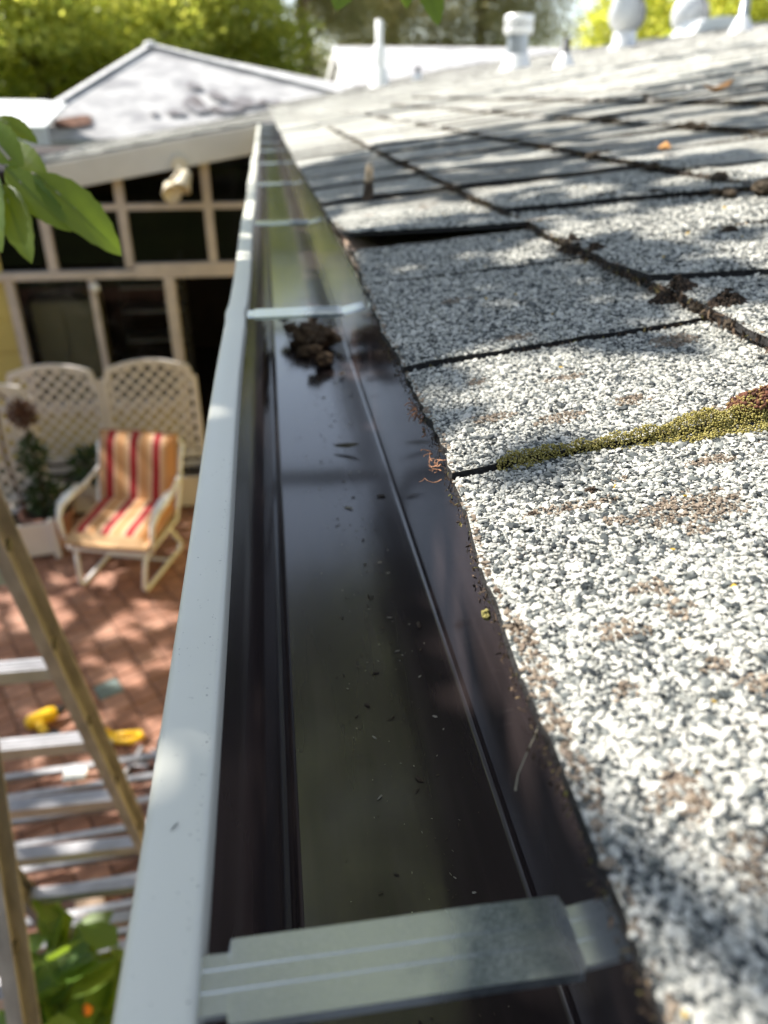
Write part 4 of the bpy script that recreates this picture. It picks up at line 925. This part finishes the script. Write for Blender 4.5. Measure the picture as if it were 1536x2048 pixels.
b = MB(); b.tube([(.0, 0, 0), (.02, 0, .3), (-.02, 0, .7), (0, 0, 1.05), (.03, 0, 1.12), (.07, 0, 1.08)], .008); b.build('rod', M['rust'], t)
t = empty('garden_plant', (-.68, 1.30, -2.5), 'leafy green garden plant with broad pointed leaves at the bottom left', 'plant')
b = MB()
tips = []
for i in range(34):
    a_ = RNG.uniform(0, 6.28); rr = RNG.uniform(.05, .24); h_ = RNG.uniform(.25, .62) ; tip = (math.cos(a_) * rr, math.sin(a_) * rr, h_); tips.append(tip)
    b.tube([(0, 0, 0), (tip[0] * .3, tip[1] * .3, h_ * .55), tip], [.006, .005, .003], 6)
b.build('stems', M['plantleaf'], t)
P = []; D = []
for (x, y, z) in tips:
    for j in range(5):
        a_ = RNG.uniform(0, 6.28); P.append((x * (1 - .08 * j), y * (1 - .08 * j), z - .045 * j)); D.append((math.cos(a_), math.sin(a_), .25))
o = leaves_mesh('leaves', P, RNG.uniform(.08, .15, len(P)), M['plantleaf'], t, aspect=.78, dirs=D, up=.9)
b = MB(); b.blob((.05, -.02, .5), .018, (1, 1, 1.3), 2, .3, 3); b.build('flower', mat('orange flower', (.80, .22, .02), .6), t)

# ================================================================== roof vents and far roofs
def base_cone(b, r0, r1, h, c=(0, 0, 0)): b.lathe([(r0 * 1.5, .0), (r0, .01), (r1, h)], c, 24)
def vent(loc, label, R_, H, capR, capH):
    t = empty('flue_vent', loc, label, 'roof vent'); b = MB(); b.lathe([(R_ * 1.7, -.04), (R_ * 1.4, .02), (R_ * 1.05, H * .28)], n=24); b.build('flashing', M['flash'], t, smooth=True)
    b = MB(); b.lathe([(R_, 0), (R_, H - capH * .8)], n=24); b.build('pipe', M['galvpipe'], t, smooth=True)
    b = MB(); b.lathe([(R_ * .9, H - capH), (capR * .96, H - capH), (capR, H - capH * .8), (capR, H - capH * .55)], n=24); b.lathe([(capR * .9, H - capH * .5), (capR, H - capH * .45), (capR, H - capH * .12), (capR * .9, H), (0, H + .005)], n=24)
    b.lathe([(capR * .8, H - capH * .6), (capR * .8, H - capH * .4)], n=24); b.build('cap', M['flash'], t, smooth=False)
    return t
vent((2.2, 7.50, zp(2.2) + .0), 'grey flue pipe with flat double banded cap on the roof', .092, .40, .125, .14)
def stub(loc, label, r, H, cone=.16, m='darkpipe'):
    t = empty('vent_pipe', loc, label, 'roof pipe'); b = MB(); b.lathe([(cone, -.03), (cone * .8, .01), (r * 1.3, H * .45), (r * 1.05, H * .5)], n=20); b.build('flashing', M['flash'], t, smooth=True)
    b = MB(); b.lathe([(r, 0), (r, H), (r * .8, H), (r * .8, H * .8)], n=16); b.build('pipe', M[m], t, smooth=True); return t
stub((1.95, 5.55, zp(1.95)), 'short dark vent pipe in a bright cone beside the flue', .026, .16, .085)
stub((3.35, 5.95, zp(3.35)), 'slim grey vent pipe in a bright cone at the far right', .032, .20, .10, 'galvpipe')
stub((1.72, 12.6, zp(1.72)), 'small vent cone just right of the tall white pipe', .03, .17, .09)
stub((2.10, 11.8, zp(2.1)), 'small vent cone midway between the white pipe and the flue', .03, .16, .09)
def turbine(loc, label, r, neck):
    t = empty('turbine_vent', loc, label, 'turbine vent', 'spinning turbine roof vents')
    b = MB(); b.lathe([(r * 1.1, -.10), (r * .9, .0), (r * .66, .05), (r * .62, neck)], n=28); b.build('neck', M['flash'], t, smooth=True)
    b = MB(); nv = 22
    for k in range(nv):
        a0 = 2 * math.pi * k / nv; vs = []
        for i in range(8):
            ph = -1.05 + 2.25 * i / 7; rr = r * math.cos(ph * .92) ** .75; z = neck + r * .80 + r * .88 * math.sin(ph)
            for da, k2 in ((0, 1), (2 * math.pi / nv * 1.15, .86)): vs.append((rr * k2 * math.cos(a0 + da), rr * k2 * math.sin(a0 + da), z))
        b.add(vs, [(i * 2, i * 2 + 1, i * 2 + 3, i * 2 + 2) for i in range(7)])
    b.build('fins', M['flash'], t)
    b = MB(); b.lathe([(0, neck + r * 1.72), (r * .4, neck + r * 1.70), (r * .44, neck + r * 1.62)], n=20); b.build('top_cap', M['flash'], t); return t
turbine((3.3, 7.85, zp(3.3)-.02), 'left of the two turbine vents, standing clear in front of the ridge', .165, .15)
turbine((4.45, 8.95, zp(4.07) - .06), 'right of the two turbine vents, partly behind a white hood', .19, .13)
b = MB(); b.prism([(-.45, 0, 0), (.42, 0, 0), (.30, 0, .06), (-.12, 0, .15), (-.32, 0, .13)], (0, .5, 0)); tag(b.build('roof_hood', M['white'], loc=(4.35, 7.75, zp(4.07) - .02), bevel=.01), 'low white sloping roof hood below the right turbine vent', 'roof hood')
# tall white plumbing pipe far along the roof
t = empty('plumbing_stack', (1.60, 12.0, zp(1.6)), 'tall narrow white pipe stack far along the roof', 'roof pipe')
b = MB(); b.lathe([(.17, -.04), (.14, 0), (.11, .20), (.075, .24)], n=18); b.build('flashing', M['white'], t, smooth=True)
b = MB(); b.lathe([(.085, .2), (.085, .46), (.055, .50)], n=18); b.build('collar', M['white'], t, smooth=True)
b = MB(); b.lathe([(.05, .40), (.05, .78), (0, .79)], n=16); b.build('pipe', M['white'], t, smooth=True)
# neighbour hip roof
nb = empty('neighbour_house', (-1.6, 16.5, -2.56), 'neighbouring building with a weathered pale hip roof stained dark in patches', 'house')
NI = Matrix.Translation((1.6, -16.5, 2.56)); A = Vector((-1.87, 16, .93)); Lp = Vector((-4.35, 14.2, -.52)); Rp = Vector((3.3, 14.2, -.25)); A2 = Vector((-1.2, 23, 1.0)); L2 = Vector((-6.5, 24, -.6)); R2 = Vector((6.5, 24, -.3))
def npart(mb, nm, m, **k): o = mb.build(nm, m, nb, **k); o.matrix_parent_inverse = NI; return o
b = MB(); b.add([A, Lp, Rp, A2, L2, R2, Lp + Vector((0, 0, -.1)), Rp + Vector((0, 0, -.1)), L2 + Vector((0, 0, -.1))], [(0, 1, 2), (0, 3, 4, 1), (0, 2, 5, 3), (1, 6, 7, 2), (1, 4, 8, 6)]); npart(b, 'roof', M['oldroof'])
def face_pt(u, v): # u along the eave 0..1, v up to the apex
    p = Lp.lerp(Rp, u); return p.lerp(A, v)
def patch(us, m, nm, off=.01):
    b = MB(); n = (A - Lp).cross(Rp - Lp).normalized(); n = -n if n.y > 0 else n
    ps = [face_pt(u, v) + n * off for u, v in us]; b.prism(ps, n * .012); npart(b, nm, m)
# courses of old shingle rows
nrm = -((A - Lp).cross(Rp - Lp).normalized()); nrm = -nrm if nrm.y > 0 else nrm
for i in range(1, 13):
    v0 = i / 13; p, q_ = Lp.lerp(A, v0), Rp.lerp(A, v0); b = MB(); dn = (Lp - A).normalized() * .0
    a0, a1 = Lp.lerp(A, v0 - 1 / 13), Rp.lerp(A, v0 - 1 / 13)
    b.add([a0 + nrm * .013, a1 + nrm * .013, q_ + nrm * .012, p + nrm * .012, a0 + nrm * .004, a1 + nrm * .004], [(0, 1, 2, 3), (4, 5, 1, 0)]); npart(b, 'course', M['oldroof'])
def blotch(u, v, ru, rv, m, n=16, seed=0, nm='stain_patch'):
    us = []
    for i in range(n):
        a_ = 2 * math.pi * i / n; k = 1 + .45 * mn.noise(Vector((math.cos(a_) * 1.5 + seed * 3, math.sin(a_) * 1.5, seed))); us.append((u + math.cos(a_) * ru * k, v + math.sin(a_) * rv * k))
    patch(us, m, nm, .04)
for i, (u, v, ru, rv) in enumerate(((.47, .30, .035, .09), (.56, .38, .03, .05), (.62, .30, .05, .05), (.52, .50, .03, .04), (.40, .22, .025, .03), (.70, .30, .03, .03), (.54, .24, .05, .04), (.34, .22, .012, .02))): blotch(u, v, ru, rv, M['darkstain'], seed=i)
blotch(.145, .17, .05, .055, M['brownstain'], seed=11)
for P in (Lp, Rp):
    b = MB()
    for i in range(26):
        p = P.lerp(A, i / 26); q_ = P.lerp(A, (i + 1.15) / 26); b.tube([p + nrm * .01, q_ + nrm * .02], [.10, .095], 4, flat=.3)
    npart(b, 'hip_cap', M['palecap'])
b = MB(); b.blob(A + Vector((0, -.03, .0)), .10, (1.2, 1, .7), 2, .1); npart(b, 'apex_cap', M['palecap'])
b = MB(); b.box(-5.9, 5.8, 15.2, 23.5, -2.56, -.62); npart(b, 'wall', M['yellow'])
# low bright roof at the far left
b = MB(); b.prism([(-4.6, 12.2, -.22), (-2.95, 12.2, -.20), (-3.1, 14.4, .06), (-3.5, 14.6, .10), (-4.9, 14.6, .12)], (0, 0, -.04)); sh = empty('garden_shed', (-3.6, 13.2, -2.56), 'low bright white roofed shed at the far left behind the leaves', 'shed')
o = b.build('roof', M['white'], sh); o.matrix_parent_inverse = Matrix.Translation((3.6, -13.2, 2.56))
b = MB(); b.box(-4.5, -3.35, 12.5, 14, -2.56, -.23); o = b.build('wall', M['white'], sh); o.matrix_parent_inverse = Matrix.Translation((3.6, -13.2, 2.56))
# white gabled house beyond
gh = empty('gabled_house', (6, 22.4, -2.56), 'far white gabled house with a pale shingle roof behind the pipes', 'house'); GI = Matrix.Translation((-6, -22.4, 2.56))
def gpart(mb, nm, m): o = mb.build(nm, m, gh); o.matrix_parent_inverse = GI; return o
b = MB(); b.prism([(2, 18.9, -2.5), (2, 25.9, -2.5), (2, 25.9, .40), (2, 22.4, 1.17), (2, 18.9, .32)], (.15, 0, 0)); gpart(b, 'gable_wall', M['white'])
b = MB(); b.prism([(1.88, 22.4, 1.25), (9.5, 22.4, 1.25), (9.5, 18.2, .24), (1.88, 18.2, .24)], (0, 0, -.06)); b.prism([(1.88, 22.4, 1.25), (9.5, 22.4, 1.25), (9.5, 26.6, .30), (1.88, 26.6, .30)], (0, 0, -.06)); gpart(b, 'roof', M['oldroof'])
b = MB(); b.prism([(1.84, 22.4, 1.26), (1.84, 18.15, .24), (1.84, 18.15, .06), (1.84, 22.4, 1.08)], (.04, 0, 0)); gpart(b, 'bargeboard', M['white'])
b = MB(); b.prism([(1.84, 22.4, 1.26), (1.84, 26.65, .30), (1.84, 26.65, .12), (1.84, 22.4, 1.08)], (.04, 0, 0)); gpart(b, 'bargeboard', M['white'])
b = MB(); b.box(2.2, 9.3, 18.9, 25.9, -2.5, .3); gpart(b, 'wall', M['white'])

# ================================================================== trees
def tree(name, loc, H, label, lm, bark, blobs, nleaf, lsize, lean=(0, 0), trunk_r=.22, droop=0, aspect=.55, branches=14, sc=(1, 1, .8), group=None, up=.5):
    t = empty(name, loc, label, 'tree', group); b = MB(); pts = []
    for i in range(9):
        s = i / 8; pts.append((lean[0] * s + .25 * math.sin(s * 5 + loc[0]), lean[1] * s + .2 * math.cos(s * 4 + loc[1]) - .2, H * s))
    b.tube(pts, [trunk_r * (1 - .85 * i / 8) for i in range(9)], 10)
    for (x, y, z, r) in blobs[:branches]:
        s = max(.15, min(.9, (z - r) / H)); k = s * 8; i = int(k); p = Vector(pts[i]).lerp(Vector(pts[min(8, i + 1)]), k - i)
        q_ = Vector((x, y, z)); mid = p.lerp(q_, .5) + Vector((0, 0, .12 * r)); b.tube([p, mid, q_, q_ + (q_ - mid) * .7], [trunk_r * .35 * (1 - s * .5), trunk_r * .22, trunk_r * .1, trunk_r * .03], 6)
    b.build('trunk', bark, t, smooth=True)
    vol = np.array([r ** 2 for *_, r in blobs]); vol /= vol.sum(); P = []; D = []
    for (x, y, z, r), v in zip(blobs, vol):
        n = int(nleaf * v); nc = max(6, n // 14); d = RNG.normal(size=(nc, 3)); d /= np.linalg.norm(d, axis=1)[:, None]; cc = np.array((x, y, z)) + d * (r * RNG.random(nc) ** .35)[:, None] * np.array(sc)
        idx = RNG.integers(nc, size=n); P.append(cc[idx] + RNG.normal(size=(n, 3)) * lsize * 1.5 * np.array([1, 1, .6])); D.append(d[idx])
    P = np.concatenate(P); D = np.concatenate(D)
    leaves_mesh('crown', P, lsize * RNG.uniform(.6, 1.3, len(P)), lm, t, dirs=D, droop=droop, aspect=aspect, up=up)
    return t
def rblobs(n, cx, cy, cz, rx, ry, rz, r0, r1):
    o = []
    for _ in range(n):
        d = RNG.normal(size=3); d /= np.linalg.norm(d); k = RNG.random() ** .4; o.append((cx + d[0] * rx * k, cy + d[1] * ry * k, cz + d[2] * rz * k, RNG.uniform(r0, r1)))
    return o
tree('maple_tree', (-6.5, 27, -2.56), 7.5, 'broad yellow green maple filling the top left corner', M['mapleL'], M['bark'], rblobs(46, 0, 0, 3.9, 4.6, 3, 2.2, .9, 1.6), 52000, .17)
tree('maple_tree', (-1.6, 30, -2.56), 10, 'yellow green maple directly behind the hip roof peak', M['mapleL'], M['bark'], rblobs(60, 0, 0, 5.6, 3.4, 3, 4.0, .8, 1.4), 56000, .17)
tree('pine_tree', (1.7, 33, -2.56), 14, 'brownish pine with sparse drooping boughs left of the white pipe', M['pine'], M['redbark'], rblobs(40, 0, 0, 6, 2.2, 2, 5, .6, 1.1), 30000, .20, droop=.3, aspect=.16, sc=(1.3, 1.3, .5), trunk_r=.30)
tree('pine_tree', (5.2, 36, -2.56), 15, 'dark olive pine above the far gabled roof', M['pine'], M['redbark'], rblobs(60, 0, 0, 6, 3.2, 2, 5.5, .7, 1.3), 36000, .22, droop=.3, aspect=.18, sc=(1.3, 1.3, .5), trunk_r=.34)
tree('pine_tree', (9.2, 36, -2.56), 15, 'tall dark pine behind the grey flue pipe', M['pine'], M['redbark'], rblobs(64, 0, 0, 6, 3.3, 2, 5.5, .7, 1.3), 38000, .22, droop=.3, aspect=.18, sc=(1.3, 1.3, .5), trunk_r=.32)
tree('maple_tree', (12.8, 25, -2.56), 7.5, 'bright yellow green tree behind the left turbine vent', M['mapleR'], M['bark'], rblobs(40, 0, 0, 3.9, 3.0, 3, 2.2, .8, 1.4), 40000, .17)
tree('maple_tree', (17.2, 22, -2.56), 7.5, 'bright yellow green tree at the top right corner', M['mapleR'], M['bark'], rblobs(36, 0, 0, 3.9, 3.4, 3, 2.2, .8, 1.4), 36000, .17)
tree('evergreen_tree', (-10, 33, -2.56), 10, 'dark green tree low at the far left behind the maple', M['darkleaf'], M['bark'], rblobs(40, 0, 0, 3.8, 4.5, 2, 2.6, 1, 1.7), 24000, .24)
b = rblobs(60, 0, 0, 1.6, 34, 3, 1.6, 1.4, 2.4)
P = []
for (x, y, z, r) in b:
    n = 420; d = RNG.normal(size=(n, 3)); d /= np.linalg.norm(d, axis=1)[:, None]; P.append(np.array((x + 4, y + 46, z - 1.6)) + d * r * (RNG.random(n) ** .4)[:, None])
P = np.concatenate(P); o = leaves_mesh('treeline', P, .3 * RNG.uniform(.6, 1.3, len(P)), M['darkleaf'], None); tag(o, 'hazy far treeline low between the pine trunks', 'trees', kind='stuff')

# tree beside the patio: its crown shades patio and near roof, a low bough reaches over the eave
SV = np.array(SUN)
def lit(x, y):
    """where the photograph shows sun reaching the roof plane"""
    def el(cx, cy, rx, ry, an=0):
        c, s = math.cos(an), math.sin(an); dx, dy = x - cx, y - cy; return ((dx * c + dy * s) / rx) ** 2 + ((-dx * s + dy * c) / ry) ** 2 < 1
    L = el(.17, .27, .12, .10) | el(.12, .20, .065, .10) | el(.25, .33, .12, .08) | el(.16, .375, .085, .035)
    L |= el(.17, .985, .11, .10, -.2) | el(.40, .66, .15, .055, -.2) | el(.10, .69, .04, .012) | el(.46, .50, .10, .02)
    L |= el(.33, 1.02, .06, .025, -.3) | el(.40, .90, .08, .018, -.3) | el(.62, 1.0, .14, .03, -.3) | el(.6, .80, .2, .03, -.2) | el(.42, 1.35, .10, .05, -.3) | el(.70, 1.35, .12, .04, -.3) | el(1.0, 1.3, .3, .03, -.2) | el(.9, 1.8, .25, .04) | el(.3, 1.42, .05, .03)
    L |= el(.13, .19, .085, .07) | el(.165, .135, .07, .03) | el(.10, .075, .06, .022) | el(.115, .115, .02, .015)
    L &= ~el(.084, .262, .022, .028)
    L |= (y > 1.80 + .25 * np.sin(x * 5)) & (x < .35 + (y - 1.8) * 1.3) | (y > 3.2) | ((x > .55) & (vnoise(x * 1.3, y * 4.2, 2.6, 5) > .22))
    return L
n_ = 19000; X = RNG.uniform(-.12, 2.0, n_); Y = RNG.uniform(-.35, 3.3, n_); X[:1100] = RNG.uniform(-.13, .07, 1100); Y[:1100] = RNG.uniform(-.2, .6, 1100)
bad = lit(X, Y) | lit(X + .018, Y) | lit(X - .018, Y) | lit(X, Y + .02) | lit(X, Y - .02)
strk = (X < .058) & (X > .008) & (vnoise(Y + X * .8, 0, 11, 6) > .25)
for y0_, y1_ in ((.60, .68), (1.02, 1.06), (1.35, 1.6), (1.9, 2.05), (2.3, 3.4), (-.4, .02)): strk |= (X < .05) & (Y > y0_) & (Y < y1_)
strk |= (X > -.03) & (X < .06) & (Y > .84) & (Y < .98)
bad |= strk; X, Y = X[~bad], Y[~bad]; T_ = RNG.uniform(1.7, 2.5, len(X)) + .2 * vnoise(X, Y, 2, 2)
Pn = np.stack([X, Y, .01 + SL * X], 1) + SV * T_[:, None]
st = empty('shade_tree', (-4.6, 4.6, -2.56), 'leafy tree standing left of the patio, its low bough over the gutter', 'tree')
SI = Matrix.Translation((4.6, -4.6, 2.56))
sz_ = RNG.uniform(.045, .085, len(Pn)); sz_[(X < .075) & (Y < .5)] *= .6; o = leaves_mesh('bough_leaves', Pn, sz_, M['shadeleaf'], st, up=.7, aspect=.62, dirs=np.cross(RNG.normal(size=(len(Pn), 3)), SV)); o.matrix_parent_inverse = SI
n_ = 5200; X = RNG.uniform(-3.4, .2, n_); Y = RNG.uniform(.2, 7.4, n_); lf = vnoise(X, Y, 4.2, 12) + .5 * vnoise(X, Y, 9, 3)
seatlit = ((X + 1.03) / .30) ** 2 + ((Y - 4.42) / .22) ** 2 < 1
sh1 = ((X + 1.6) / .6) ** 2 + ((Y - 3.9) / .16) ** 2 < 1; sh2 = (X > -.7) & (Y > 3.75) & (Y < 4.05)
rm = (lf > .62) | seatlit | ((sh1 | sh2) & (lf > -.3)) | ((Y > 2.3) & (Y < 4.1) & (lf > .25))
X, Y = X[~rm], Y[~rm]; T_ = RNG.uniform(5.8, 7.2, len(X))
Pg = np.stack([X, Y, np.full(len(X), -2.4)], 1) + SV * T_[:, None]
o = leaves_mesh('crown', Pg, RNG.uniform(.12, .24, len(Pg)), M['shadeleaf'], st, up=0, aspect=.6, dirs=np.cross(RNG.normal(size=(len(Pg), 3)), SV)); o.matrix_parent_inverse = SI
n_ = 11000; X = RNG.uniform(-2.6, 3.2, n_); Y = RNG.uniform(1.5, 11.0, n_); Z = RNG.uniform(6.3, 8.2, n_); k_ = (X + .6 * vnoise(X, Y, .8, 2) > -1.4) & (vnoise(X, Y, 1.1, 7) + .4 * vnoise(X, Y, 3, 8) > -.15)  # unseen high leaves added to give gutter and strap green reflections
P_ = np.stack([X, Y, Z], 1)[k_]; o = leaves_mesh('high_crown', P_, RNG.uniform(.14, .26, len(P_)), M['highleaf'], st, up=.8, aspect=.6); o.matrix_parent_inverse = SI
b = MB(); b.tube([(-5.4, 5.4, 3.4), (-4, 6, 5.4), (-2, 6.5, 6.8), (0, 7, 7.3), (2, 7, 7.6)], [.1, .08, .06, .04, .02], 8); b.tube([(-3, 6.2, 6.2), (-1.5, 4.2, 6.9), (.5, 3, 7.2)], [.05, .03, .01], 6); b.tube([(-1.5, 6.6, 7), (0, 9, 7.2), (1, 11, 7.4)], [.05, .03, .01], 6)
b.tube([(-4.9, 4.4, -2.56), (-5.0, 4.5, -1), (-5.1, 4.8, .8), (-5.3, 5.2, 2.4), (-5.5, 5.6, 4)], [.24, .2, .17, .12, .05], 12)
b.tube([(-5.05, 4.7, .5), (-3.6, 3.6, 1.5), (-2.4, 2.4, 1.75), (-1.5, 1.6, 1.70), (-.9, 1.0, 1.66)], [.12, .07, .04, .02, .008], 8)
b.tube([(-2.4, 2.4, 1.75), (-1.6, 2.6, 1.8), (-.8, 2.7, 1.85)], [.035, .018, .006], 6); b.tube([(-1.9, 2.0, 1.72), (-1.3, .9, 1.6), (-.9, .3, 1.5)], [.025, .014, .005], 6)
b.tube([(-5.2, 5.0, 1.6), (-5.8, 4.0, 2.4), (-6.4, 3.4, 2.9)], [.1, .06, .03], 8); b.tube([(-5.3, 5.2, 2.2), (-5.0, 6.4, 2.6), (-5.2, 7.4, 2.8)], [.1, .06, .02], 8)
o = b.build('trunk', M['bark'], st, smooth=True); o.matrix_parent_inverse = SI

# unseen tree belts added behind and left to darken window reflections and patio
for nm, cx, cy, rx, ry in (('added_tree_belt', 2, -15, 22, 2), ('added_tree_belt', -17, 4, 2, 20)):
    P = []
    for (x, y, z, r_) in rblobs(70, cx, cy, 1.2, rx, ry, 3.6, 1.6, 2.6):
        n = 420; d = RNG.normal(size=(n, 3)); d /= np.linalg.norm(d, axis=1)[:, None]; P.append(np.array((x, y, z)) + d * r_ * (RNG.random(n) ** .4)[:, None])
    P = np.concatenate(P); o = leaves_mesh(nm, P, .42 * RNG.uniform(.6, 1.3, len(P)), M['darkleaf'], None); tag(o, 'unseen tree belt added behind the viewer to dim reflections and sky light' if cy < 0 else 'unseen tree belt added far left to dim the sky light', 'trees', kind='stuff')
# hanging leaves close to the lens, left edge
def big_leaf(base, tip, W_, nrm, m, parent, fold=.16, sag=.06):
    base, tip, nrm = Vector(base), Vector(tip), Vector(nrm).normalized(); d = tip - base; L_ = d.length; dn = d.normalized(); s = dn.cross(nrm).normalized(); u = s.cross(dn)
    n = 16; q = MB(); vs = []
    for i in range(n + 1):
        t_ = i / n; wd = W_ * .5 * (math.sin(math.pi * t_ ** .85) ** .75) * (1 + .05 * math.sin(t_ * 60)); c = base + d * t_ - u * (sag * L_ * (t_ - .5) ** 2 * 4)
        for k in (-1, -.5, 0, .5, 1): vs.append(c + s * wd * k + u * (fold * wd * abs(k) + .02 * wd * math.sin(t_ * 40 + k)))
    q.add(vs, [(i * 5 + j, i * 5 + j + 1, (i + 1) * 5 + j + 1, (i + 1) * 5 + j) for i in range(n) for j in range(4)])
    o = q.build('leaflet', m, parent, smooth=True)
    v = MB(); v.tube([base + d * t_ - u * (sag * L_ * (t_ - .5) ** 2 * 4 + .0006) for t_ in (0, .25, .5, .75, .97)], [.0009, .0008, .0006, .0004, .0002], 5); v.build('midrib', M['straw'], o)
    return o
def ipt(u, v, dpt):      # a spot on the bough, measured from the eave corner
    x, y = (u - 768) / 1540 * dpt, -(v - 1024) / 1540 * dpt
    return Vector((PX[0] * x + PX[1] * y + PX[2] * dpt, GX[0] * x + GX[1] * y + GX[2] * dpt, UX[0] * x + UX[1] * y + UX[2] * dpt)) + EYE
def spray(name, label, items, m, stem=None, W=.034):
    base = Vector(items[0][0]); t = empty(name, base, label, 'leaves'); I_ = Matrix.Translation(-base)
    for bs, tp, w_, nr in items: o = big_leaf(bs, tp, w_, nr, m, t); o.matrix_parent_inverse = I_
    if stem: q = MB(); q.tube(stem, .0014, 6); o = q.build('stem', M['straw'], t); o.matrix_parent_inverse = I_
D0 = .62
c0 = ipt(15, 300, D0)
M['nearleaf2'] = leaf_mat('bluish green leaflet', (.06, .13, .04), (.08, .15, .05), .3, .35)
spray('hanging_leaves', 'large green leaflets hanging close at the left edge', [
    (ipt(70, 340, D0), ipt(246, 508, D0 + .03), .036, (.2, -.8, .75)),
    (ipt(5, 330, D0), ipt(140, 462, D0 + .01), .026, (-.1, -1, .35)),
    (ipt(0, 360, D0), ipt(60, 520, D0 - .02), .026, (.2, -1, .2)),
    (ipt(-30, 330, D0), ipt(-5, 500, D0 - .02), .03, (-.3, -1, .2)),
    (ipt(5, 285, D0 + .04), ipt(92, 345, D0 + .03), .022, (.1, -1, .5)),
    (ipt(-10, 230, D0 + .05), ipt(75, 283, D0 + .05), .018, (.2, -.8, .7)),
    (ipt(-40, 250, D0), ipt(45, 330, D0), .030, (.0, -1, .4))], M['nearleaf'], [ipt(-120, 150, D0), ipt(-30, 260, D0), ipt(20, 320, D0)])
spray('hanging_leaves', 'pair of green leaf tips hanging at the top edge above the roof', [
    (ipt(845, -60, .70), ipt(878, 48, .70), .024, (.1, -1, .3)), (ipt(800, -70, .7), ipt(815, 14, .7), .022, (.2, -1, .3))], M['nearleaf'], [ipt(780, -140, .72), ipt(845, -60, .70)])
spray('hanging_leaves', 'single green leaf tip at the top edge left of the pair', [
    (ipt(700, -70, .74), ipt(672, 18, .74), .030, (.0, -1, .3))], M['nearleaf'], [ipt(720, -140, .74), ipt(700, -70, .74)])
